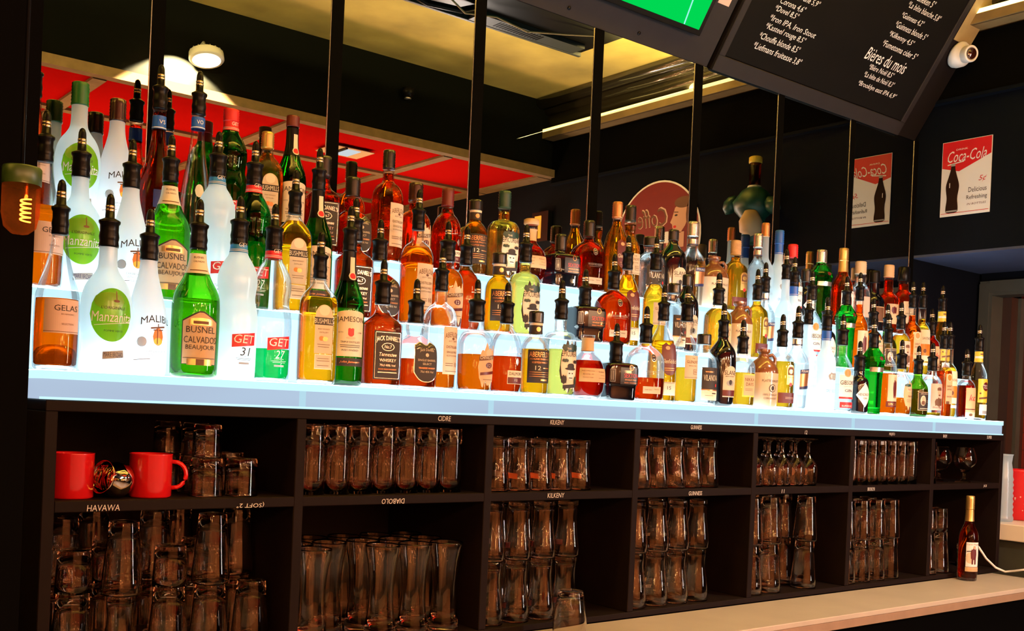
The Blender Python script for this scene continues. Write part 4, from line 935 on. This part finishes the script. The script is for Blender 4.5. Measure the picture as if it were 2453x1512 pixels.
# first upper compartment: mugs, copper mug, small tumblers
def mug(x, y, label, hang):
    o = empty('enamel_mug', label, 'mug', (x, y, ZU), 0)
    b = MB(); b.lathe([(.001, 0), (.038, 0), (.0405, .003), (.0405, .083), (.0415, .085), (.0400, .085), (.0385, .083), (.0385, .004), (.001, .004)], 'mug_red', 36, close=False); b.build('body', o)
    b = MB(); pts = [(.039 + .028 * sin(t) ** .8, 0, .044 + .026 * cos(t)) for t in [pi * i / 10 for i in range(11)]]
    b.tube(pts, .0042, 'mug_red', 10); h = b.build('handle', o); h.rotation_euler = (0, 0, hang); return o
mug(.602, .062, 'red enamel mug at the left end of the shelf, its handle hidden', 1.5)
mug(.750, .055, 'red enamel mug with its handle to the right beside the copper mug', -.35)
o = empty('copper_mug', 'shiny dented copper mug lying on its side between the red mugs', 'mug', (.676, .040, ZU + .0355), 0)
o.scale = (.82, .82, .82)
b = MB(); b.lathe([(.001, -.035), (.030, -.034), (.040, -.020), (.0405, .005), (.033, .025), (.038, .036), (.0395, .036), (.031, .024), (.038, .004), (.037, -.02), (.001, -.03)], 'chrome', 36, close=False)
q = b.build('body', o); q.rotation_euler = (0, radians(-78), .35)
b = MB(); b.tube([(-.01, -.036, .0), (-.012, -.058, .003), (.012, -.060, .004), (.014, -.037, .0)], .003, 'chrome', 8); b.build('handle', o)
TB = [('tumbler_cut', .862, .05), ('tumbler_cut', .938, .050), ('tumbler_cut', .870, .130), ('tumbler_short', .946, .135), ('tumbler_cut', .842, .215), ('tumbler_short', .925, .222)]
for k, x, y in TB: glass(k, x, y, ZU, 'small tumbler right of the red mugs, standing on the shelf', 'small tumblers right of the mugs', name='tumbler_glass')
for x, y in ((.870, .130), (.842, .215), (.862, .05)): glass('tumbler_cut', x, y, ZU + .0785, 'small cut tumbler stacked on another right of the red mugs', 'small tumblers stacked on others', name='tumbler_glass', s=.86)
# lower row
for j in range(3):
    for i in range(5):
        xx = X0 + CW + .058 + i * .090 + random.uniform(-.004, .004); yy = .055 + j * .094
        if xx > 1.0: continue
        kk = ['pint_plain', 'tulip_half', 'pint_plain', 'pint_g', 'pint_plain'][(i + j) % 5]
        if kk == 'pint_g': kk = 'pint_plain'
        glass(kk, xx, yy, ZL, 'upturned pint glass on the floor of the first lower compartment', 'pint glasses at the bottom of the first lower compartment')
        if not (i == 4 and j == 0):
            glass('pint_plain' if (i + j) % 2 else 'tumbler_short', xx, yy, ZL + GL[kk]['h'] + .0005, 'upturned glass stacked on a pint in the first lower compartment', 'glasses stacked in the first lower compartment', s=.94)
rows('tall_curved', 1, ZL, 5, 3, 'tall waisted beer glass in the second lower compartment', 'tall waisted glasses, second lower compartment', up=True, gap=.008, skip=((1, 0),), s=1.0)
for comp, kk, nm in ((2, 'pint_k', 'kilkeny'), (3, 'pint_g', 'guinness')):
    G = GL[kk]; st = 2 * G['r'] + .004
    for j in range(2):
        for i in range(4):
            xx = X0 + .5 * comp + CW + .006 + G['r'] + i * st
            if xx > X0 + .5 * (comp + 1) - .06: continue
            glass(kk, xx, .05 + j * st, ZL, 'upturned pint standing at the bottom of the lower %s compartment' % nm, 'lower layer of pints, %s compartment' % nm, rz=random.uniform(.0, .9), s=.94)
            glass(kk, xx, .05 + j * st, ZL + G['h'] * .94 + .0005, 'upturned pint stacked on another in the lower %s compartment' % nm, 'upper layer of pints, %s compartment' % nm, rz=random.uniform(.0, .9), s=.88)
for comp, kk, n_, lab in ((4, 'pint_plain', 4, 'fifth'), (5, 'pint_b', 4, 'sixth')):
    G = GL[kk]; st = 2 * G['r'] + .010
    for j in range(2):
        for i in range(n_):
            xx = X0 + .5 * comp + CW + .006 + G['r'] + i * st
            if xx > X0 + .5 * (comp + 1) - .06 or (comp == 4 and i == 2 and j == 0): continue
            glass(kk, xx, .05 + j * st, ZL, 'upturned pint glass at the bottom of the %s lower compartment' % lab, 'bottom pints, %s lower compartment' % lab, rz=random.uniform(.2, .9))
            glass(kk, xx, .05 + j * st, ZL + G['h'] + .0005, 'upturned pint glass stacked in the %s lower compartment' % lab, 'stacked pints, %s lower compartment' % lab, rz=random.uniform(.2, .9), s=.95)
rows('pint_plain', 6, ZL, 2, 2, 'upturned pint at the bottom of the last lower compartment', 'bottom pints behind the rum bottle', x_in=.004)
rows('tumbler_short', 6, ZL + .1505, 2, 1, 'short tumbler stacked on a pint behind the rum bottle', 'tumblers stacked behind the rum bottle', 'tumbler_glass', x_in=.01)
rows('tumbler_short', 6, ZL, 1, 1, 'short tumbler right of the rum bottle inside the cabinet', 'tumbler behind the cable', 'tumbler_glass', x_in=.36, y0=.08)
# glass on the counter in front
glass_kind('counter_glass', [(.029, 0), (.031, .006), (.040, .060), (.0415, .085), (.039, .118)], foot=.010, t=.0025)
glass('counter_glass', at(1365, 1480, -.12).x, -.12, .9175, 'upturned clear glass standing in front on the beige counter', None, name='beer_glass')

# ------------------------------------------------------------------ slanted overhead board with television and chalkboard
tilt = atan2(.544, .839)
BO = Vector((-.6, YM - .0, 2.672))
board = empty('overhead_board', 'dark slanted overhead board that carries the television and the drinks menu', 'board', BO)
board.rotation_euler = (tilt, 0, 0)
# local: x along the bar, z up the slope, -y towards the room
def bpart(name, x0, x1, z0, z1, y0, y1, mat, parent=board, bw=.002):
    b = MB(); b.box(x0 + .6, x1 + .6, y0, y1, z0, z1, mat); o = b.build(name, parent)
    if bw: bevel(o, bw, 1)
    return o
bpart('panel', -.6, 2.775, 0, .60, 0, .02, 'housing'); bpart('panel', 2.795, 4.10, 0, .60, 0, .02, 'housing_dark')
bpart('frame', 2.795, 3.96, .0, .055, -.010, 0, 'housing'); bpart('frame', 2.795, 2.825, .055, .60, -.010, 0, 'housing'); bpart('frame', 3.93, 3.96, .055, .60, -.010, 0, 'housing')
for x in (2.122, 2.425, 1.82):
    b = MB(); b.lathe([(.001, 0), (.006, 0), (.006, .003), (.001, .004)], 'rubber', 12, close=False); q = b.build('bolt', board); q.location = (x + .6, 0, .03); q.rotation_euler = (pi / 2, 0, 0)
def on_board(root, dx=0): root.rotation_euler = (tilt, 0, 0); root.location = BO; return root
tv = on_board(empty('television', 'television showing a bright green pitch, fixed on the slanted board', 'television'))
bpart('bezel', 1.75, 2.655, .088, .62, -.028, 0, 'tv_bezel', tv); bpart('screen', 1.765, 2.636, .106, .60, -.0295, -.028, 'screen_green', tv, 0)
b = MB(); b.add([(2.5605 + .6, -.0300, .107), (2.5665 + .6, -.0300, .107), (2.545 + .6, -.0300, .30), (2.539 + .6, -.0300, .30)], [(0, 1, 2, 3)], 'screen_line'); b.build('pitch_line', tv)
nt_ = on_board(empty('paper_note', 'pale pink paper note pinned beside the television', 'note'))
bpart('sheet', 2.69, 2.745, .204, .34, -.0015, -.0002, 'pinkish', nt_, 0)
cb = on_board(empty('menu_chalkboard', 'black menu board with white handwritten beer names', 'chalkboard'))
bpart('slate', 2.826, 3.929, .056, .60, -.006, -.0005, 'chalkboard', cb)
def menu(s, x, t, w, h, sh=.25):
    v, f = text_shape(s, sh, .004); b = MB(); b.add([(x + .6 + (a + .5) * w, -.0066, t + c * h) for a, c in v], f, 'white'); return b
mb = MB()
for s, x, t, w, h in [('*Pelforth brune 5,9°', 2.93, .322, .22, .020), ('*Corona 4,6°', 2.945, .287, .150, .020), ('*Duvel 8,5°', 2.948, .259, .130, .019), ('*Iron IPA, Iron Stout', 2.945, .225, .262, .020), ('*Kasteel rouge 8,5°', 2.945, .194, .225, .022),
                      ('*Chouffe blonde 8,5°', 2.937, .159, .228, .022), ('*Liefmans fruitesse 3,8°', 2.932, .123, .272, .022), ('*Heineken 5°', 3.60, .487, .15, .022), ('*La bête blanche 5,8°', 3.60, .451, .225, .022), ('*Guinness 4,2°', 3.595, .410, .150, .020),
                      ('*Guinness blonde 5°', 3.588, .374, .220, .020), ('*Kilkenny 4,5°', 3.582, .333, .170, .022), ('*Fumetoma cider 5°', 3.574, .297, .240, .020), ('Bières du mois', 3.516, .243, .270, .038),
                      ('*Bière Noël 8,5°', 3.570, .201, .168, .020), ('*La bête de Noël 8,3°', 3.565, .170, .205, .020), ('*Brooklyn east IPA 6,9°', 3.558, .132, .262, .021)]:
    v, f = text_shape(s, .25, 0); mb.add([(x + .6 + (a + .5) * w, -.0066, t + c * h * 1.22) for a, c in v], f, 'white')
mb.build('lettering', cb)

lamp('AREA', 'cove_led_light', (.4, -.42, 3.19), 300, (1, .76, .28), 6.5, (.4, -.62, 3.3), size_y=.04)
lamp('AREA', 'cove_led_light', (3.98, -.8, 3.11), 12, (1, .74, .26), .03, (3.9, -.8, 3.3), size_y=2.2)
# security camera on the right wall
bpart('led_lit_strip', 3.975, 4.10, .41, .60, -.004, 0, 'led_lit_wood')  # board margin with the LED light it catches put into its gold colour
o = empty('security_camera', 'white dome security camera at the right edge of the slanted board', 'camera', BO + Matrix.Rotation(tilt, 3, 'X') @ Vector((4.045 + .6, -.004, .368)))
b = MB(); b.lathe([(.001, 0), (.052, 0), (.054, .008), (.050, .022), (.036, .045), (.020, .052), (.001, .054)], 'camera_white', 32, close=False); q = b.build('dome', o); q.rotation_euler = (pi / 2 + tilt, 0, 0)
b = MB(); b.lathe([(.001, 0), (.028, 0), (.033, .02), (.033, .052), (.029, .058), (.026, .054), (.001, .054)], 'camera_white', 32, close=False); e = b.build('eye', o); e.location = (-.002, -.022, -.010); e.rotation_euler = (radians(100), 0, radians(-20))
b = MB(); b.lathe([(.001, .055), (.0245, .055), (.020, .059), (.001, .061)], 'lens_black', 24, close=False); q = b.build('lens', e)

# ------------------------------------------------------------------ posters on the right wall (flat signs facing -x)
def wall_sign(name, label, cat, y, z, w, h, build, round_=False):
    """local u to the reader's right (towards -y), v up"""
    o = empty(name, label, cat, (4.1265, y, z)); b = MB()
    def put(v, f, mat, lay): b.add([(-.003 - lay * .00025, -a, c) for a, c in v], f, mat)
    build(put); b.build('face', o)
    k = MB()
    if round_:
        n = 48; vv = []
        for i in range(n):
            t = 2 * pi * i / n; vv += [(0, w / 2 * cos(t), h / 2 * sin(t)), (-.0028, w / 2 * cos(t), h / 2 * sin(t))]
        ff = [(2 * i, 2 * i + 1, (2 * i + 3) % (2 * n), (2 * i + 2) % (2 * n)) for i in range(n)] + [tuple(2 * i + 1 for i in range(n))]
        k.add(vv, ff, 'white')
    else: k.box(-.0028, 0, -w / 2, w / 2, -h / 2, h / 2, 'white')
    k.build('backing', o); return o
def cola(put):
    w, h = .2106, .3084
    s = lambda *a: shape2d(*a)
    put(*columns(lambda u: -h / 2 + .004, lambda u: h / 2 - .002, -w / 2 + .002, w / 2 - .002, 2, 2), 'white', 0)
    put(*columns(lambda u: (.048 - (u + w / 2) * .28) if u < -.03 else (.027 + (u + .03) * .42), lambda u: h / 2 - .002, -w / 2 + .002, w / 2 - .002, 14, 2), 'red', 1)
    T = lambda t, u, v_, ww, hh, m, sh=0.0, ly=3: put([(u + a * ww, v_ + c * hh) for a, c in text_shape(t, sh, 0)[0]], text_shape(t, sh, 0)[1], m, ly)
    T('DRINK', -.02, .117, .05, .007, 'white'); T('Coca-Cola', .002, .090, .165, .046, 'white', .35); put(*shape2d('W', -.045, .062, .07, .004), 'white', 3)
    P = [(.011, .0), (.0265, .003), (.027, .025), (.0215, .06), (.029, .10), (.028, .12), (.0165, .155), (.0095, .18), (.0085, .20)]
    cx, z0 = -.055, -.142
    put([(cx + sg * r, z0 + z) for r, z in chaikin(P, 2) for sg in (-1, 1)], [(2 * i, 2 * i + 1, 2 * i + 3, 2 * i + 2) for i in range(len(chaikin(P, 2)) - 1)], 'cola_dark', 4)
    put(*shape2d('R', cx, z0 + .198, .018, .010), 'grey', 5); put(*shape2d('R', cx - .012, z0 + .115, .003, .02), 'white', 5); put(*shape2d('R', cx, z0 + .008, .048, .006), 'grey', 5)
    T('5¢', .072, -.015, .034, .026, 'red', .3); T('Delicious', .052, -.055, .076, .020, 'ink'); T('Refreshing', .050, -.088, .086, .022, 'ink'); T('IN BOTTLES', .050, -.113, .080, .008, 'darkred', .2)
    put(*columns(lambda u: -h / 2 + .011, lambda u: -h / 2 + .013, -w / 2 + .004, w / 2 - .004, 1, 1), 'red', 3)
wall_sign('tin_poster', 'red and white tin cola poster with a dark bottle, on the navy wall', 'poster', .2408, 2.4928, .2106, .3084, cola)
def coffee(put):
    R = .31
    put(*columns(lambda u: -sqrt(max(0, .30 ** 2 - u * u)), lambda u: sqrt(max(0, .30 ** 2 - u * u)), -.30, .30, 40, 2), 'sign_red', 0)
    T = lambda t, u, v_, ww, hh, m, sh=0.0, ly=2: put([(u + a * ww, v_ + c * hh) for a, c in text_shape(t, sh, 0)[0]], text_shape(t, sh, 0)[1], m, ly)
    T('Coffee', .06, .115, .27, .105, 'pinkish', .25, 2); T('Coffee', .064, .113, .262, .096, 'brownink', .25, 3)
    face = [(-.215, .15), (-.17, .175), (-.125, .15), (-.108, .10), (-.094, .075), (-.108, .064), (-.112, .045), (-.135, .02), (-.17, .015), (-.20, .05), (-.225, .10)]
    put(face, [tuple(range(len(face)))], 'skin', 3)
    put(*shape2d('O', -.185, .175, .13, .06), 'brownink', 4); put(*shape2d('O', -.228, .11, .05, .13), 'brownink', 4)
    put(*shape2d('O', -.135, .110, .022, .010), 'ink', 5); put(*shape2d('W', -.135, .126, .03, .004), 'ink', 5); put(*shape2d('O', -.128, .050, .022, .014), 'red', 5)
    put(*shape2d('O', -.10, -.03, .06, .09), 'skin', 4); put(*shape2d('R', -.17, -.02, .05, .08), 'skin', 3); put(*shape2d('R', -.06, .0, .07, .06), 'white', 5)
wall_sign('coffee_sign', 'round red tin coffee sign with a woman, seen in the mirror', 'sign', -1.033, 2.41, .62, .62, coffee, True)

# green bottle-shaped wall ornament reflected in the mirror
o = empty('wall_ornament', 'green figure with a tall dark bottle and yellow cap, reflected in the mirror', 'ornament', (4.04, -.325, 2.30))
b = MB(); b.lathe([(.02, 0), (.05, .01), (.055, .12), (.09, .16), (.10, .20), (.06, .255), (.028, .275)], 'leaf_green', 28); b.build('body', o)
b = MB(); b.lathe([(.026, .27), (.028, .275), (.028, .39), (.022, .395)], 'brown', 20); b.build('neck', o)
b = MB(); b.lathe([(.030, .388), (.032, .392), (.032, .415), (.026, .420)], 'yellow', 20); b.build('cap', o)
b = MB(); b.lathe([(.032, .268), (.034, .272), (.032, .280)], 'white', 20, close=False); b.build('collar', o)
for sg, zz in ((-1, .20), (1, .17)):
    b = MB(); b.lathe([(.002, -.05), (.028, -.03), (.036, 0), (.028, .03), (.006, .05)], 'leaf_green', 16); q = b.build('arm', o); q.location = (-.02, sg * .125, zz); q.rotation_euler = (.6 * sg, 0, 0)
b = MB(); b.lathe([(.002, 0), (.05, .02), (.055, .07), (.03, .12), (.002, .13)], 'kraft', 20); q = b.build('belly', o); q.location = (-.055, .03, .03)

# small lit sign high on the right wall of the customers' side, a spotlight and things under the ceiling, all seen in the mirror
o = empty('lit_sign', 'small glowing orange numeral sign reflected low in the mirror', 'sign', (4.10, -1.97, 2.50))
b = MB(); b.box(-.012, .02, -.075, .075, -.02, .16, 'black'); b.build('case', o)
b = MB(); b.box(-.016, -.012, -.012, .012, .0, .135, 'sign_orange'); b.box(-.016, -.012, -.045, -.012, .105, .135, 'sign_orange'); b.build('numeral', o)
sx, sz = 1.905, 3.010
o = empty('spotlight', 'white round spotlight under the dark ceiling edge, reflected in the mirror', 'spotlight', (sx, -1.80, sz))
b = MB(); b.lathe([(.001, .0), (.075, .0), (.080, .006), (.078, .035), (.055, .050), (.02, .056), (.001, .057)], 'camera_white', 28, close=False)
for i in range(18):
    t = i / 18 * 2 * pi; b.box(.074 * cos(t) - .003, .074 * cos(t) + .003, .074 * sin(t) - .003, .074 * sin(t) + .003, .012, .040, 'grey')
b.build('housing', o)
b = MB(); b.lathe([(.001, -.001), (.064, -.001)], 'spot_face', 28, close=False); b.build('lens', o)
b = MB(); b.tube([(0, 0, .056), (0, -.02, .10), (0, -.098, .10)], .008, 'grey', 8); b.build('bracket', o)
o.rotation_euler = (radians(14), 0, 0)
_sl = lamp('SPOT', 'spotlight_light', (1.80, -1.80, 3.015), 2000, (1.0, .78, .48), .012, (1.80, -1.93, 2.82), radians(118)); _sl.data.spot_blend = .12
o = empty('ceiling_knob', 'small black dome under the dark bulkhead, reflected in the mirror', 'ceiling fitting', (3.05, -1.87, 3.13))
b = MB(); b.lathe([(.001, -.035), (.022, -.028), (.034, -.005), (.034, .02), (.001, .022)], 'rubber', 20, close=False); b.build('dome', o)
b = MB(); b.lathe([(.018, -.030), (.020, -.036), (.012, -.038)], 'silver', 16, close=False); b.build('rim', o)
o = empty('hanging_screen', 'dark slim television hung under the gold ceiling, reflected in the mirror', 'television', (1.75, -.80, 3.13))
b = MB(); b.box(0, 1.56, 0, .34, .02, .055, 'rubber'); b.build('panel', o)
b = MB(); b.box(0, 1.56, -.008, .010, 0, .05, 'grey_plastic'); q = b.build('edge_strip', o); bevel(q, .003)
b = MB(); b.box(.9, 1.5, .015, .10, .0, .02, 'grey_plastic')
for i in range(16): b.box(1.02 + i * .016, 1.028 + i * .016, .03, .085, -.001, .001, 'rubber')
b.build('vent', o)
b = MB(); b.tube([(.70, .16, -.002), (.80, .13, -.03), (.95, .15, -.012), (1.1, .17, -.04), (1.3, .22, -.015), (1.45, .25, .01)], .004, 'kraft', 8); b.build('cable', o)
b = MB(); b.tube([(.45, .13, .0), (.62, .11, -.03), (.80, .10, -.01), (.86, .14, .01)], .014, 'rubber', 8); b.build('bracket', o)
o = empty('skylight_lamp', 'bright lit opening in the red ceiling, reflected in the mirror', 'ceiling light', (2.90, -2.25, 2.845))
b = MB(); b.box(-.13, .13, -.10, .10, 0, .004, 'tan'); b.build('surround', o)
b = MB(); b.box(-.035, .055, -.075, .075, -.003, 0, 'window_light'); b.build('pane', o)
b = MB(); b.box(-.055, -.040, -.075, .10, -.008, 0, 'rubber'); b.build('bar', o)

# filament lamp shape, standing in for a bulb reflected in the pillar
q = at(49, 503, -.57)
o = empty('bulb_reflection', 'small amber filament lamp shape standing in for a bulb reflected in the black pillar', 'lamp', (q.x, q.y, q.z))
b = MB(); b.tube([(.006 + .0060 * cos(t), .006 * sin(t), -.014 + .029 * i / 60) for i, t in enumerate([2 * pi * 5 * i / 60 for i in range(61)])], .0011, 'filament', 6); b.build('filament', o)
b = MB(); b.lathe([(.001, -.031), (.010, -.030), (.019, -.022), (.0225, -.005), (.0225, .031)], 'amber_globe', 32, close=False); b.build('globe', o)
b = MB(); b.lathe([(.0225, .031), (.0235, .032), (.0235, .052), (.022, .054), (.003, .056)], 'shade_green', 32, close=False); b.build('shade', o)
b = MB(); b.tube([(.006, 0, .015), (.006, 0, .050)], .0025, 'ring', 8); b.build('socket', o)
b = MB(); b.tube([(0, 0, .055), (0, 0, 3.298 - q.z)], .0025, 'rubber', 8); b.build('cord', o)
lamp('POINT', 'filament_lamp_light', (q.x, q.y - .05, q.z + .0), .12, (1, .4, .12), .01)  # small glow added at the stand-in lamp

# ------------------------------------------------------------------ white side counter with its things, at the right end
o = empty('side_counter', 'white side counter at the right end behind the black cabinet', 'counter', (4.12, -.16, 0))
b = MB(); b.box(0, .56, 0, .60, 1.035, 1.10, 'worktop_white'); q = b.build('worktop', o); bevel(q, .004)
b = MB(); b.box(.02, .06, .02, .58, 0, 1.035, 'door_trim'); b.box(.50, .54, .02, .58, 0, 1.035, 'door_trim'); b.build('support', o)
o = empty('water_carafe', 'ribbed clear carafe at the right end beside the red container', 'carafe', (4.235, .085, 1.1005))
b = MB(); pr = [(.001, 0), (.040, 0), (.044, .006)]
for i in range(8): pr += [(.044 - .0006 * i, .015 + i * .022), (.040 - .0006 * i, .026 + i * .022)]
pr += [(.036, .20), (.030, .235), (.033, .262), (.036, .270), (.034, .270), (.028, .235), (.034, .20), (.038, .02), (.001, .014)]
b.lathe(pr, 'frost_clear', 28, close=False); b.build('body', o)  # frosted whiteness stands in for highlights on the clear glass
b = MB(); b.tube([(.030, 0, .24), (.060, 0, .235), (.062, 0, .19), (.040, 0, .17)], .004, 'tumbler', 8); b.build('handle', o)
o = empty('ice_bucket', 'red dotted container behind the clear carafe', 'container', (4.40, .10, 1.1005))
b = MB(); b.lathe([(.001, 0), (.075, 0), (.082, .006), (.092, .20), (.095, .206), (.090, .206), (.078, .01), (.001, .01)], 'cup_pattern', 32, close=False)
rr = random.Random(3)
for _ in range(70):
    t = rr.uniform(0, 2 * pi); z = rr.uniform(.012, .19); R = .0822 + (z - .006) / .194 * .010 + .0006; s_ = rr.uniform(.002, .0042); dt = s_ / R
    b.add([(R * sin(t - dt), -R * cos(t - dt), z), (R * sin(t), -R * cos(t), z - s_), (R * sin(t + dt), -R * cos(t + dt), z), (R * sin(t), -R * cos(t), z + s_)], [(0, 1, 2, 3)], 'pinkish')
b.build('body', o)
o = empty('paper_cup', 'rounded white bowl standing on the white side counter', 'bowl', (4.30, -.07, 1.1005))
b = MB(); b.lathe([(.001, .0), (.022, 0), (.030, .006), (.034, .02), (.030, .034), (.015, .042), (.001, .044)], 'white', 24, close=False); b.build('body', o)
# white cable hanging in front of the cabinet end
o = empty('white_cable', 'white cable curving from the rum bottle towards the right', 'cable', (3.80, -.03, .93))
pts = [at(2330, 1296, .02), at(2345, 1312, -.01), at(2362, 1338, -.03), at(2385, 1360, -.05), at(2408, 1370, -.06), at(2430, 1368, -.10), at(2470, 1363, -.17), at(2540, 1352, -.20)]
b = MB(); b.tube([tuple(p - Vector((3.80, -.03, .93))) for p in pts], .004, 'white', 10); b.build('wire', o)

lamp('AREA', 'passage_light', (4.92, -.6, 2.3), 5, (1, .5, .35), .3, (5.1, .2, 1.2))
lamp('POINT', 'side_counter_light', (3.95, -1.1, 2.0), 9, (1, .75, .6), .05)
# unseen bulbs added on the customers' side for the amber sparkle on the glass
spark = empty('sparkle_bulbs', 'unseen amber bulbs added for the sparkle on the glasses', 'added light', (0, -3, 2.3))
b = MB(); fb = random.Random(11)
for i in range(46):
    px_, py_, pz_ = fb.uniform(-2.6, 3.9), fb.uniform(-5.0, -2.75), fb.uniform(1.55, 2.45)
    b.lathe([(.001, -.036), (.020, -.026), (.027, -.004), (.020, .018), (.008, .032), (.001, .034)], 'bulb_glow', 8, px_, py_ + 3, close=False)
    for k_ in range(len(b.v) - 48, len(b.v)): b.v[k_] = (b.v[k_][0], b.v[k_][1], b.v[k_][2] + pz_ - 2.3)
b.build('bulbs', spark)
lamp('AREA', 'side_window_light', (3.95, -2.7, 1.75), 36, (1.0, .90, .88), .12, (2.0, .1, 1.2), size_y=1.3)  # strip light added for white streaks on the glasses, no window there
# unseen fill lights, added to brighten the red ceiling of the customers' side
for x in (.6, 2.4, 3.6): lamp('AREA', 'ceiling_wash_light', (x, -3.4, 2.0), 2.2, (1, .55, .3), .3, (x, -2.8, 2.86))
